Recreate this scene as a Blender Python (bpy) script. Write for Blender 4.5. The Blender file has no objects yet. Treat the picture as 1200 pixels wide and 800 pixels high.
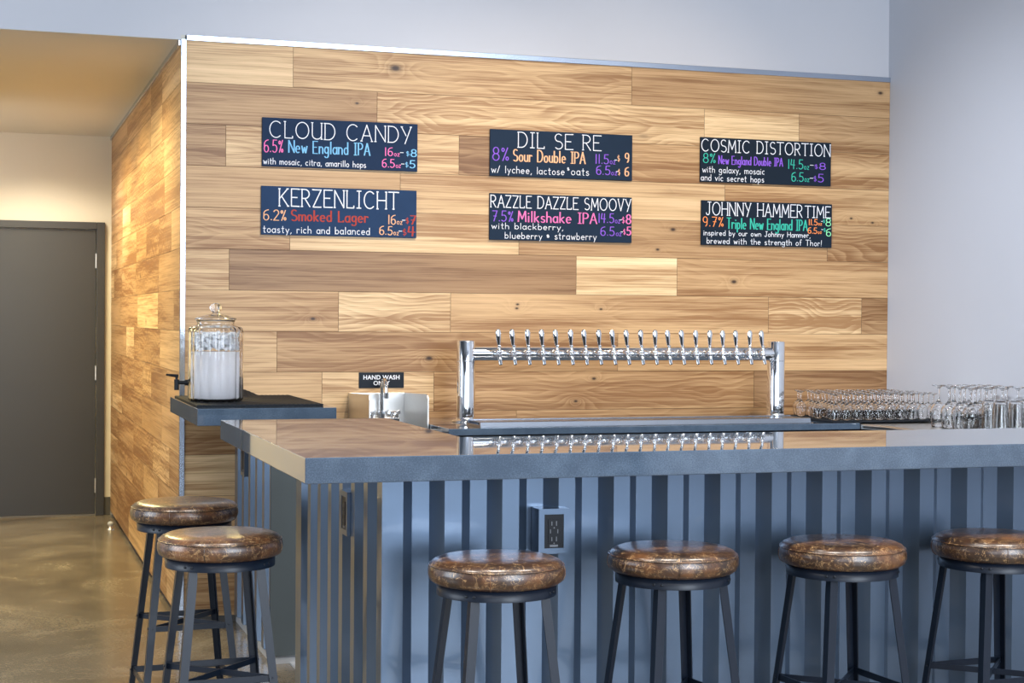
import bpy, bmesh, math, random
from mathutils import Vector, Matrix, noise
random.seed(7)
S = bpy.context.scene
COL = S.collection
PI = math.pi

# ------------------------------------------------------------------ helpers
def tag(o, label=None, cat=None, group=None, kind=None):
    if label: o['label'] = label
    if cat: o['category'] = cat
    if group: o['group'] = group
    if kind: o['kind'] = kind
    return o

def empty(name, loc=(0, 0, 0), rz=0.0):
    o = bpy.data.objects.new(name, None)
    o.location = loc
    o.rotation_euler = (0, 0, rz)
    o.empty_display_size = 0.1
    COL.objects.link(o)
    return o

class MB:
    """collects shapes, then becomes one mesh object"""
    def __init__(s):
        s.v = []; s.f = []; s.sm = []
    def add(s, vs, fs, smooth=False):
        n = len(s.v)
        s.v += [tuple(v) for v in vs]
        s.f += [tuple(i + n for i in f) for f in fs]
        s.sm += [smooth] * len(fs)
    def box(s, x0, x1, y0, y1, z0, z1, M=None):
        vs = [(x, y, z) for x in (x0, x1) for y in (y0, y1) for z in (z0, z1)]
        if M is not None: vs = [M @ Vector(v) for v in vs]
        s.add(vs, [(0, 1, 3, 2), (4, 6, 7, 5), (0, 4, 5, 1), (2, 3, 7, 6), (0, 2, 6, 4), (1, 5, 7, 3)])
    def rbox(s, x0, x1, y0, y1, z0, z1, r=0.004, M=None, seg=2):
        bm = bmesh.new()
        bmesh.ops.create_cube(bm, size=1)
        for v in bm.verts:
            v.co = Vector(((x0 + x1) / 2 + v.co.x * (x1 - x0), (y0 + y1) / 2 + v.co.y * (y1 - y0), (z0 + z1) / 2 + v.co.z * (z1 - z0)))
        bmesh.ops.bevel(bm, geom=bm.edges[:], offset=r, segments=seg, profile=0.5, affect='EDGES')
        s.bm(bm, M)
    def bm(s, bm, M=None, smooth=False):
        bm.verts.ensure_lookup_table()
        vs = [v.co.copy() for v in bm.verts]
        if M is not None: vs = [M @ v for v in vs]
        s.add(vs, [[v.index for v in f.verts] for f in bm.faces], smooth)
        bm.free()
    def lathe(s, prof, n=32, M=None, smooth=True, cap=True, ax=(0, 0)):
        vs = []; fs = []
        for (r, z) in prof:
            for k in range(n):
                a = 2 * PI * k / n
                vs.append(Vector((ax[0] + r * math.cos(a), ax[1] + r * math.sin(a), z)))
        m = len(prof)
        for i in range(m - 1):
            for k in range(n):
                k2 = (k + 1) % n
                fs.append((i * n + k, i * n + k2, (i + 1) * n + k2, (i + 1) * n + k))
        if M is not None: vs = [M @ v for v in vs]
        s.add(vs, fs, smooth)
        if cap:
            if prof[0][0] > 1e-4: s.add([vs[k] for k in range(n)][::-1], [tuple(range(n))], False)
            if prof[-1][0] > 1e-4: s.add([vs[(m - 1) * n + k] for k in range(n)], [tuple(range(n))], False)
    def tube(s, pts, r, n=12, smooth=True):
        pts = [Vector(p) for p in pts]
        rs = r if isinstance(r, (list, tuple)) else [r] * len(pts)
        vs = []; fs = []
        up = None
        for i, p in enumerate(pts):
            if i == 0: d = pts[1] - p
            elif i == len(pts) - 1: d = p - pts[i - 1]
            else: d = (pts[i + 1] - p).normalized() + (p - pts[i - 1]).normalized()
            d.normalize()
            if up is None:
                up = Vector((0, 0, 1)) if abs(d.z) < 0.9 else Vector((1, 0, 0))
            a = d.cross(up).normalized(); b = a.cross(d).normalized(); up = b
            for k in range(n):
                t = 2 * PI * k / n
                vs.append(p + a * math.cos(t) * rs[i] + b * math.sin(t) * rs[i])
        for i in range(len(pts) - 1):
            for k in range(n):
                k2 = (k + 1) % n
                fs.append((i * n + k, i * n + k2, (i + 1) * n + k2, (i + 1) * n + k))
        s.add(vs, fs, smooth)
        s.add(vs[:n][::-1], [tuple(range(n))]); s.add(vs[-n:], [tuple(range(n))])
    def bar(s, p, q, w, t, up=(0, 0, 1)):
        """flat bar from p to q, w tall (along up), t thick"""
        p = Vector(p); q = Vector(q); d = (q - p).normalized()
        a = d.cross(Vector(up)).normalized(); b = a.cross(d).normalized()
        vs = []
        for c in (p, q):
            for i, j in ((-1, -1), (1, -1), (1, 1), (-1, 1)):
                vs.append(c + a * i * t / 2 + b * j * w / 2)
        s.add(vs, [(3, 2, 1, 0), (4, 5, 6, 7), (0, 1, 5, 4), (1, 2, 6, 5), (2, 3, 7, 6), (3, 0, 4, 7)])
    def prism(s, poly, z0, z1):
        n = len(poly)
        vs = [(x, y, z0) for x, y in poly] + [(x, y, z1) for x, y in poly]
        fs = [tuple(range(n))[::-1], tuple(range(n, 2 * n))] + [(i, (i + 1) % n, n + (i + 1) % n, n + i) for i in range(n)]
        s.add(vs, fs)
    def build(s, name, mat, parent=None, loc=None, fix=True, bevel=0):
        me = bpy.data.meshes.new(name)
        me.from_pydata(s.v, [], s.f)
        me.polygons.foreach_set('use_smooth', s.sm)
        if fix:
            b = bmesh.new(); b.from_mesh(me)
            bmesh.ops.recalc_face_normals(b, faces=b.faces)
            if bevel:
                bmesh.ops.bevel(b, geom=[e for e in b.edges if len(e.link_faces) == 2 and e.calc_face_angle(0) > 0.6], offset=bevel, segments=2, profile=0.5, affect='EDGES')
            b.to_mesh(me); b.free()
        me.update()
        me.materials.append(mat)
        o = bpy.data.objects.new(name, me)
        COL.objects.link(o)
        if parent is not None: o.parent = parent
        if loc is not None: o.location = loc
        return o

def copy_tree(o, parent=None):
    c = o.copy(); COL.objects.link(c)
    if parent is not None: c.parent = parent
    for ch in list(o.children): copy_tree(ch, c)
    return c

# ------------------------------------------------------------------ materials
def newmat(name):
    m = bpy.data.materials.new(name); m.use_nodes = True
    nt = m.node_tree
    return m, nt, nt.nodes['Principled BSDF']

def N(nt, t, **kw):
    n = nt.nodes.new(t)
    for k, v in kw.items():
        if k.startswith('i_'): n.inputs[k[2:].replace('_', ' ')].default_value = v
        else: setattr(n, k, v)
    return n

def simple(name, col, rough=0.5, metal=0.0, spec=0.5, coat=0.0, noise_amt=0.0, noise_scale=60, bump=0.0, aniso=0.0):
    m, nt, b = newmat(name)
    b.inputs['Base Color'].default_value = (*col, 1)
    b.inputs['Roughness'].default_value = rough
    b.inputs['Metallic'].default_value = metal
    b.inputs['Specular IOR Level'].default_value = spec
    b.inputs['Coat Weight'].default_value = coat
    tc = N(nt, 'ShaderNodeTexCoord')
    n = N(nt, 'ShaderNodeTexNoise'); n.inputs['Scale'].default_value = noise_scale; n.inputs['Detail'].default_value = 4
    nt.links.new(tc.outputs['Object'], n.inputs['Vector'])
    mx = N(nt, 'ShaderNodeMix', data_type='RGBA')
    mx.inputs['A'].default_value = (*[c * (1 - noise_amt) for c in col], 1)
    mx.inputs['B'].default_value = (*[min(1, c * (1 + noise_amt)) for c in col], 1)
    nt.links.new(n.outputs['Fac'], mx.inputs['Factor'])
    nt.links.new(mx.outputs['Result'], b.inputs['Base Color'])
    if bump:
        bp = N(nt, 'ShaderNodeBump'); bp.inputs['Strength'].default_value = bump; bp.inputs['Distance'].default_value = 0.001
        nt.links.new(n.outputs['Fac'], bp.inputs['Height']); nt.links.new(bp.outputs['Normal'], b.inputs['Normal'])
    return m

def glass(name, col=(1, 1, 1), rough=0.0, ior=1.45):
    m, nt, b = newmat(name)
    b.inputs['Base Color'].default_value = (*col, 1)
    b.inputs['Roughness'].default_value = rough
    b.inputs['IOR'].default_value = ior
    b.inputs['Transmission Weight'].default_value = 1
    return m

def wood_mat(name, axis, knots=()):
    """planks: per-plank colour and seed come from the face attributes, grain runs along `axis`"""
    m, nt, b = newmat(name); L = nt.links.new
    tc = N(nt, 'ShaderNodeTexCoord'); sp = N(nt, 'ShaderNodeSeparateXYZ'); L(tc.outputs['Object'], sp.inputs[0])
    at = N(nt, 'ShaderNodeAttribute', attribute_name='plank_tone')
    sd = N(nt, 'ShaderNodeAttribute', attribute_name='plank_seed')
    ss = N(nt, 'ShaderNodeSeparateXYZ'); L(sd.outputs['Vector'], ss.inputs[0])   # x: seed, y: cathedral amount, z: v centre of the figure
    def math_(op, a, b_=None, c=None):
        n = N(nt, 'ShaderNodeMath', operation=op)
        for i, x in enumerate((a, b_, c)):
            if x is None: continue
            if isinstance(x, (int, float)): n.inputs[i].default_value = x
            else: L(x, n.inputs[i])
        return n.outputs[0]
    u = sp.outputs[axis]; v = sp.outputs['Z']
    us = math_('ADD', u, math_('MULTIPLY', ss.outputs[0], 7.31))
    vc = math_('SUBTRACT', v, ss.outputs[2])
    sx = math_('MULTIPLY', ss.outputs[0], 3.7)
    def comb(a, b_, c):
        n = N(nt, 'ShaderNodeCombineXYZ')
        for i, x in enumerate((a, b_, c)):
            if isinstance(x, (int, float)): n.inputs[i].default_value = x
            else: L(x, n.inputs[i])
        return n.outputs[0]
    def noi(vec, sc, det=3, ro=0.55, dist=0.0):
        n = N(nt, 'ShaderNodeTexNoise'); n.inputs['Scale'].default_value = sc; n.inputs['Detail'].default_value = det
        n.inputs['Roughness'].default_value = ro; n.inputs['Distortion'].default_value = dist
        L(vec, n.inputs['Vector']); return n.outputs['Fac']
    def ramp(f, *st):
        n = N(nt, 'ShaderNodeValToRGB'); r = n.color_ramp
        while len(r.elements) < len(st): r.elements.new(0.5)
        for e, (p, c) in zip(r.elements, st):
            e.position = p; e.color = (c, c, c, 1)
        L(f, n.inputs[0]); return n.outputs[0]
    kfield = None; kdark = None
    for (kx, kz, sz) in knots:
        du = math_('MULTIPLY', math_('SUBTRACT', u, kx), 1.0 / (sz * 1.7)); dv = math_('MULTIPLY', math_('SUBTRACT', v, kz), 1.0 / sz)
        d2 = math_('ADD', math_('MULTIPLY', du, du), math_('MULTIPLY', dv, dv))
        halo = math_('DIVIDE', 1.0, math_('ADD', math_('MULTIPLY', d2, 0.25), 1.0))
        core = math_('DIVIDE', 1.0, math_('ADD', math_('MULTIPLY', math_('MULTIPLY', d2, d2), 2.0), 1.0))
        kfield = halo if kfield is None else math_('ADD', kfield, halo)
        kdark = core if kdark is None else math_('ADD', kdark, core)
    # slow warp of the growth rings along the board -> cathedrals
    warp = noi(comb(math_('MULTIPLY', us, 1.3), math_('MULTIPLY', vc, 2.2), sx), 1.0, 2)
    warp2 = noi(comb(math_('MULTIPLY', us, 2.4), math_('MULTIPLY', vc, 14), sx), 1.0, 3)
    r1 = math_('MULTIPLY', math_('ABSOLUTE', vc), 6.0)
    body = math_('ADD', math_('MULTIPLY', warp, math_('ADD', math_('MULTIPLY', ss.outputs[1], 2.6), 0.8)), math_('ADD', math_('MULTIPLY', warp2, 0.20), r1))
    if kfield is not None: body = math_('ADD', body, math_('MULTIPLY', kfield, 0.9))
    rings = math_('FRACT', math_('MULTIPLY', body, 5.5))
    ringl = ramp(rings, (0.0, 0.25), (0.55, 0.75), (0.86, 1.0), (1.0, 0.25))
    fine = noi(comb(math_('MULTIPLY', us, 1.6), math_('MULTIPLY', v, 190), sx), 1.0, 5, 0.65)
    streak = noi(comb(math_('MULTIPLY', us, 0.7), math_('MULTIPLY', v, 17), sx), 1.0, 5, 0.65, 0.05)
    heart = noi(comb(math_('MULTIPLY', us, 0.55), math_('MULTIPLY', v, 6), math_('ADD', sx, 9.0)), 1.0, 2, 0.5, 0.4)
    # knots
    vor = N(nt, 'ShaderNodeTexVoronoi'); vor.inputs['Scale'].default_value = 1.0
    L(comb(math_('MULTIPLY', us, 2.1), math_('MULTIPLY', v, 5.2), sx), vor.inputs['Vector'])
    kd = ramp(vor.outputs['Distance'], (0.0, 1.0), (0.035, 0.75), (0.07, 0.2), (0.16, 0.0))
    ksel = math_('GREATER_THAN', noi(comb(math_('MULTIPLY', us, 0.9), math_('MULTIPLY', v, 3), sx), 1.0, 1), 0.56)
    knot = math_('MULTIPLY', kd, ksel)
    if kdark is not None: knot = math_('MINIMUM', math_('ADD', math_('MULTIPLY', knot, 0.4), kdark), 1.0)
    dark = math_('ADD', math_('MULTIPLY', ringl, math_('MULTIPLY_ADD', ss.outputs[1], 0.34, 0.12)), math_('ADD', math_('MULTIPLY', ramp(streak, (0.36, 0.0), (0.62, 1.0)), 0.50), math_('MULTIPLY', ramp(fine, (0.36, 0.0), (0.64, 1.0)), 0.42)))
    dark = math_('ADD', dark, math_('MULTIPLY', math_('SUBTRACT', heart, 0.5), 1.1))
    dk = N(nt, 'ShaderNodeMix', data_type='RGBA', blend_type='MULTIPLY'); dk.inputs['Factor'].default_value = 1
    L(at.outputs['Color'], dk.inputs['A'])
    cr = N(nt, 'ShaderNodeValToRGB')
    e = cr.color_ramp.elements
    e[0].position = 0.12; e[0].color = (1.22, 1.20, 1.16, 1)
    e[1].position = 0.95; e[1].color = (0.52, 0.385, 0.27, 1)
    em = e.new(0.5); em.color = (1.0, 0.95, 0.86, 1)
    L(dark, cr.inputs[0]); L(cr.outputs[0], dk.inputs['B'])
    kn = N(nt, 'ShaderNodeMix', data_type='RGBA'); kn.inputs['B'].default_value = (0.045, 0.022, 0.012, 1)
    L(knot, kn.inputs['Factor']); L(dk.outputs['Result'], kn.inputs['A'])
    L(kn.outputs['Result'], b.inputs['Base Color'])
    b.inputs['Roughness'].default_value = 0.42
    b.inputs['Specular IOR Level'].default_value = 0.4
    bp = N(nt, 'ShaderNodeBump'); bp.inputs['Strength'].default_value = 0.12; bp.inputs['Distance'].default_value = 0.001
    L(fine, bp.inputs['Height']); L(bp.outputs['Normal'], b.inputs['Normal'])
    return m

def leather_mat():
    m, nt, b = newmat('distressed_leather'); L = nt.links.new
    tc = N(nt, 'ShaderNodeTexCoord'); oi = N(nt, 'ShaderNodeObjectInfo')
    ad = N(nt, 'ShaderNodeVectorMath', operation='ADD'); L(tc.outputs['Object'], ad.inputs[0])
    sc = N(nt, 'ShaderNodeVectorMath', operation='SCALE'); sc.inputs[0].default_value = (13, 7, 5); L(oi.outputs['Random'], sc.inputs['Scale']); L(sc.outputs[0], ad.inputs[1])
    n1 = N(nt, 'ShaderNodeTexNoise'); n1.inputs['Scale'].default_value = 9; n1.inputs['Detail'].default_value = 7; n1.inputs['Roughness'].default_value = 0.65
    n2 = N(nt, 'ShaderNodeTexNoise'); n2.inputs['Scale'].default_value = 30; n2.inputs['Detail'].default_value = 4; n2.inputs['Distortion'].default_value = 1.5
    vo = N(nt, 'ShaderNodeTexVoronoi', feature='DISTANCE_TO_EDGE'); vo.inputs['Scale'].default_value = 55
    mv = N(nt, 'ShaderNodeVectorMath', operation='ADD'); ms = N(nt, 'ShaderNodeVectorMath', operation='SCALE'); ms.inputs['Scale'].default_value = 0.06
    L(ad.outputs[0], n1.inputs['Vector']); L(ad.outputs[0], n2.inputs['Vector'])
    L(n2.outputs['Color'], ms.inputs[0]); L(ad.outputs[0], mv.inputs[0]); L(ms.outputs[0], mv.inputs[1]); L(mv.outputs[0], vo.inputs['Vector'])
    r = N(nt, 'ShaderNodeValToRGB'); e = r.color_ramp.elements
    e[0].position = 0.33; e[0].color = (0.020, 0.013, 0.010, 1)
    e[1].position = 0.72; e[1].color = (0.24, 0.10, 0.034, 1)
    x = e.new(0.52); x.color = (0.062, 0.028, 0.014, 1)
    L(n1.outputs['Fac'], r.inputs[0])
    cr = N(nt, 'ShaderNodeValToRGB'); e = cr.color_ramp.elements
    e[0].position = 0.0; e[0].color = (1, 1, 1, 1); e[1].position = 0.065; e[1].color = (0, 0, 0, 1)
    L(vo.outputs['Distance'], cr.inputs[0])
    w = N(nt, 'ShaderNodeValToRGB'); w.color_ramp.elements[0].position = 0.42; w.color_ramp.elements[1].position = 0.62
    L(n2.outputs['Fac'], w.inputs[0])
    mu = N(nt, 'ShaderNodeMath', operation='MULTIPLY'); L(cr.outputs[0], mu.inputs[0]); L(w.outputs[0], mu.inputs[1])
    mx = N(nt, 'ShaderNodeMix', data_type='RGBA'); mx.inputs['B'].default_value = (0.52, 0.32, 0.15, 1)
    L(mu.outputs[0], mx.inputs['Factor']); L(r.outputs[0], mx.inputs['A']); L(mx.outputs['Result'], b.inputs['Base Color'])
    b.inputs['Roughness'].default_value = 0.30
    b.inputs['Specular IOR Level'].default_value = 0.7
    b.inputs['Coat Weight'].default_value = 0.25; b.inputs['Coat Roughness'].default_value = 0.18
    bp = N(nt, 'ShaderNodeBump'); bp.inputs['Strength'].default_value = 0.35; bp.inputs['Distance'].default_value = 0.0015
    L(n1.outputs['Fac'], bp.inputs['Height']); L(bp.outputs['Normal'], b.inputs['Normal'])
    return m

def concrete_mat():
    m, nt, b = newmat('polished_concrete'); L = nt.links.new
    tc = N(nt, 'ShaderNodeTexCoord')
    n1 = N(nt, 'ShaderNodeTexNoise'); n1.inputs['Scale'].default_value = 1.6; n1.inputs['Detail'].default_value = 8; n1.inputs['Roughness'].default_value = 0.7; n1.inputs['Distortion'].default_value = 0.8
    n2 = N(nt, 'ShaderNodeTexNoise'); n2.inputs['Scale'].default_value = 70; n2.inputs['Detail'].default_value = 5; n2.inputs['Roughness'].default_value = 0.75
    L(tc.outputs['Object'], n1.inputs['Vector']); L(tc.outputs['Object'], n2.inputs['Vector'])
    r = N(nt, 'ShaderNodeValToRGB'); e = r.color_ramp.elements
    e[0].position = 0.30; e[0].color = (0.085, 0.070, 0.050, 1); e[1].position = 0.72; e[1].color = (0.27, 0.24, 0.19, 1)
    x = e.new(0.5); x.color = (0.155, 0.132, 0.100, 1)
    L(n1.outputs['Fac'], r.inputs[0])
    mx = N(nt, 'ShaderNodeMix', data_type='RGBA', blend_type='OVERLAY'); mx.inputs['Factor'].default_value = 0.75
    L(r.outputs[0], mx.inputs['A']); L(n2.outputs['Fac'], mx.inputs['B']); L(mx.outputs['Result'], b.inputs['Base Color'])
    rr = N(nt, 'ShaderNodeMapRange'); rr.inputs['To Min'].default_value = 0.12; rr.inputs['To Max'].default_value = 0.30
    L(n2.outputs['Fac'], rr.inputs['Value']); L(rr.outputs[0], b.inputs['Roughness'])
    b.inputs['Specular IOR Level'].default_value = 0.5
    bp = N(nt, 'ShaderNodeBump'); bp.inputs['Strength'].default_value = 0.08; bp.inputs['Distance'].default_value = 0.001
    L(n2.outputs['Fac'], bp.inputs['Height']); L(bp.outputs['Normal'], b.inputs['Normal'])
    return m

def quartz_mat():
    m, nt, b = newmat('slate_blue_quartz'); L = nt.links.new
    tc = N(nt, 'ShaderNodeTexCoord')
    n1 = N(nt, 'ShaderNodeTexNoise'); n1.inputs['Scale'].default_value = 260; n1.inputs['Detail'].default_value = 3
    n2 = N(nt, 'ShaderNodeTexNoise'); n2.inputs['Scale'].default_value = 14; n2.inputs['Detail'].default_value = 5
    L(tc.outputs['Object'], n1.inputs['Vector']); L(tc.outputs['Object'], n2.inputs['Vector'])
    ad = N(nt, 'ShaderNodeMath', operation='MULTIPLY_ADD'); ad.inputs[1].default_value = 0.5; L(n1.outputs['Fac'], ad.inputs[0])
    m2 = N(nt, 'ShaderNodeMath', operation='MULTIPLY'); m2.inputs[1].default_value = 0.4; L(n2.outputs['Fac'], m2.inputs[0]); L(m2.outputs[0], ad.inputs[2])
    r = N(nt, 'ShaderNodeValToRGB'); e = r.color_ramp.elements
    e[0].position = 0.38; e[0].color = (0.050, 0.077, 0.118, 1); e[1].position = 0.64; e[1].color = (0.105, 0.150, 0.212, 1)
    L(ad.outputs[0], r.inputs[0]); L(r.outputs[0], b.inputs['Base Color'])
    b.inputs['Roughness'].default_value = 0.02
    b.inputs['Specular IOR Level'].default_value = 0.9
    b.inputs['Coat Weight'].default_value = 0.45; b.inputs['Coat Roughness'].default_value = 0.02; b.inputs['Coat IOR'].default_value = 1.5
    return m

KNOTS = [(2.08, 1.146, 0.008), (1.982, 1.032, 0.007), (3.72, 2.68, 0.010), (2.86, 1.65, 0.011), (2.51, 1.915, 0.010), (2.425, 1.81, 0.007), (0.84, 2.485, 0.006), (1.03, 2.665, 0.018), (1.667, 1.52, 0.006), (1.663, 1.50, 0.006), (2.115, 1.50, 0.006), (1.21, 1.25, 0.012), (3.55, 2.0, 0.006), (3.68, 1.98, 0.006), (0.63, 1.44, 0.008)]
M_wood = wood_mat('hickory_planks', 'X', KNOTS)
M_wood_side = wood_mat('hickory_planks_side', 'Y')
M_leather = leather_mat()
M_floor = concrete_mat()
M_quartz = quartz_mat()
M_wall = simple('pale_drywall', (0.53, 0.54, 0.585), 0.6, noise_amt=0.02, noise_scale=3, bump=0.02)
M_wall_r = simple('pale_drywall_right', (0.50, 0.515, 0.565), 0.6, noise_amt=0.02, noise_scale=3, bump=0.02)
M_dark_wall = simple('dark_reflection_wall', (0.055, 0.06, 0.07), 0.7, noise_amt=0.05, noise_scale=3)  # unseen left wall, darkened so the cladding slopes reflect something dark
M_hall = simple('cream_paint', (0.66, 0.62, 0.53), 0.6, noise_amt=0.02, noise_scale=3)
M_ceil_h = simple('hall_ceiling_paint', (0.60, 0.58, 0.52), 0.7, noise_amt=0.02, noise_scale=2)
M_dark_ceil = simple('dark_open_ceiling', (0.20, 0.21, 0.23), 0.8, noise_amt=0.1, noise_scale=2)
M_door = simple('charcoal_door_paint', (0.033, 0.034, 0.037), 0.38, noise_amt=0.06, noise_scale=3)
M_rubber = simple('charcoal_rubber_base', (0.075, 0.072, 0.066), 0.55, noise_amt=0.05)
M_corr = simple('blue_grey_painted_steel', (0.118, 0.168, 0.245), 0.28, metal=0.72, spec=0.6, coat=0.35, noise_amt=0.05, noise_scale=6)
M_endp = simple('slate_grey_laminate', (0.085, 0.105, 0.115), 0.45, noise_amt=0.05, noise_scale=20)
M_frame = simple('navy_black_metal', (0.006, 0.011, 0.022), 0.36, metal=0.0, spec=0.38, noise_amt=0.12, noise_scale=40)
M_bolt = simple('bolt_metal', (0.03, 0.035, 0.045), 0.3, metal=0.7)
M_chrome = simple('polished_chrome', (0.86, 0.88, 0.91), 0.06, metal=1.0, noise_amt=0.01)
M_trim = simple('brushed_aluminium_trim', (0.50, 0.56, 0.66), 0.22, metal=1.0, noise_amt=0.03, noise_scale=8)
M_steel = simple('brushed_stainless', (0.70, 0.69, 0.67), 0.32, metal=1.0, noise_amt=0.04, noise_scale=30)
M_tray = simple('satin_steel', (0.40, 0.44, 0.50), 0.24, metal=1.0, noise_amt=0.04, noise_scale=30)
M_board = simple('blue_black_chalkboard', (0.012, 0.029, 0.070), 0.6, spec=0.12, noise_amt=0.12, noise_scale=12)
M_board2 = simple('near_black_chalkboard', (0.009, 0.017, 0.030), 0.6, spec=0.12, noise_amt=0.12, noise_scale=12)
M_black = simple('black_plastic', (0.004, 0.006, 0.010), 0.35, spec=0.25, noise_amt=0.1)
M_slot = simple('socket_slot', (0.16, 0.17, 0.19), 0.4)
M_board4 = simple('faded_blue_chalkboard', (0.019, 0.046, 0.110), 0.6, spec=0.12, noise_amt=0.15, noise_scale=12)
M_board3 = simple('dark_navy_chalkboard', (0.012, 0.026, 0.052), 0.6, spec=0.12, noise_amt=0.12, noise_scale=12)
M_sign = simple('black_sign_plastic', (0.003, 0.006, 0.012), 0.35, spec=0.2, noise_amt=0.05)
M_mat = simple('black_rubber_mat', (0.010, 0.013, 0.018), 0.7, spec=0.2, noise_amt=0.3, noise_scale=90, bump=0.3)
M_cab = simple('black_cabinet_front', (0.008, 0.010, 0.016), 0.35, noise_amt=0.1)
M_glass = glass('clear_glass')
M_jar = glass('jar_glass', (0.99, 1.0, 1.0), 0.0, 1.45)
M_water = glass('water', (0.95, 0.94, 1.0), 0.12, 1.33)
M_water.node_tree.nodes['Principled BSDF'].inputs['Transmission Weight'].default_value = 0.12
M_ice = glass('ice', (0.95, 0.96, 1.0), 0.08, 1.31)
M_ice.node_tree.nodes['Principled BSDF'].inputs['Transmission Weight'].default_value = 0.15
M_grey_floor = simple('pale_grey_floor_finish', (0.30, 0.35, 0.44), 0.35, noise_amt=0.2, noise_scale=60)
M_white = simple('white_strip', (0.40, 0.42, 0.45), 0.4)

def chalk(name, col, em=0):
    return simple(name, col, 0.75, noise_amt=0.08, noise_scale=300)
CH = dict(white=chalk('chalk_white', (0.78, 0.80, 0.86)), pink=chalk('chalk_pink', (0.86, 0.18, 0.46)), blue=chalk('chalk_sky_blue', (0.20, 0.50, 0.78)),
          peach=chalk('chalk_peach', (0.86, 0.47, 0.26)), red=chalk('chalk_red', (0.42, 0.045, 0.03)), purple=chalk('chalk_purple', (0.26, 0.10, 0.68)),
          teal=chalk('chalk_teal', (0.03, 0.46, 0.34)), orange=chalk('chalk_orange', (0.86, 0.26, 0.07)), mint=chalk('chalk_mint', (0.27, 0.80, 0.42)), lilac=chalk('chalk_lilac', (0.55, 0.45, 0.75)))

# ------------------------------------------------------------------ the setting
W, L, ZT = 3.779, 4.355, 2.745        # wood wall width, hall depth, soffit height
def structure(name, mb, mat, parent=None, **k):
    return tag(mb.build(name, mat, parent, **k), kind='structure')

m = MB(); m.box(-5.2, W + 0.1, -10.4, L + 0.1, -0.08, 0.0); structure('floor', m, M_floor)
m = MB(); m.box(0.375, W, -3.0, 0.0, 0.0, 0.004); structure('floor_bar', m, M_grey_floor)
m = MB(); m.box(0.345, 0.375, -3.0, -0.02, 0.0, 0.006); structure('trim_floor', m, M_white)
m = MB(); m.box(0.0, W, 0.0, 0.2, ZT + 0.022, 5.2); m.box(-5.2, 0.0, 0.0, 0.2, ZT, 5.2); structure('wall_upper', m, M_wall)
m = MB(); m.box(W, W + 0.1, -10.4, 0.2, 0.0, 5.2); structure('wall_right', m, M_wall_r)
m = MB(); m.box(-1.95, 0.02, 0.001, L, ZT - 0.001, ZT + 0.08); structure('ceiling_hall', m, M_ceil_h)
m = MB(); m.box(-1.95, 0.1, L, L + 0.1, 0, ZT + 0.1); structure('wall_hall_back', m, M_hall)
m = MB(); m.box(-2.05, -1.95, 0.0, L, 0, ZT + 0.1); structure('wall_hall_left', m, M_hall)
m = MB(); m.box(-5.2, -1.95, 0.0, 0.1, 0, ZT + 0.022); structure('wall_far_left', m, M_wall)
m = MB(); m.box(-5.3, -5.2, -10.4, 0.1, 0, 0.9); m.box(-5.3, -5.2, -10.4, 0.1, 3.6, 5.2)
m.box(-5.3, -5.2, -10.4, -8.8, 0.9, 3.6); m.box(-5.3, -5.2, -1.0, 0.1, 0.9, 3.6); structure('wall_left', m, M_dark_wall)
m = MB(); m.box(-5.2, W, -10.5, -10.4, 0, 5.2); structure('wall_rear', m, M_wall)
m = MB(); m.box(-5.3, W + 0.1, -10.5, 0.2, 5.2, 5.3); structure('ceiling', m, M_dark_ceil)
# window grid in the left wall behind the camera side
m = MB()
for k in range(7):
    y = -8.8 + 7.8 * k / 6; m.box(-5.27, -5.2, y - 0.03, y + 0.03, 0.9, 3.6)
m.box(-5.27, -5.2, -8.8, -1.0, 2.2, 2.26); structure('window_1', m, M_frame)

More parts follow.
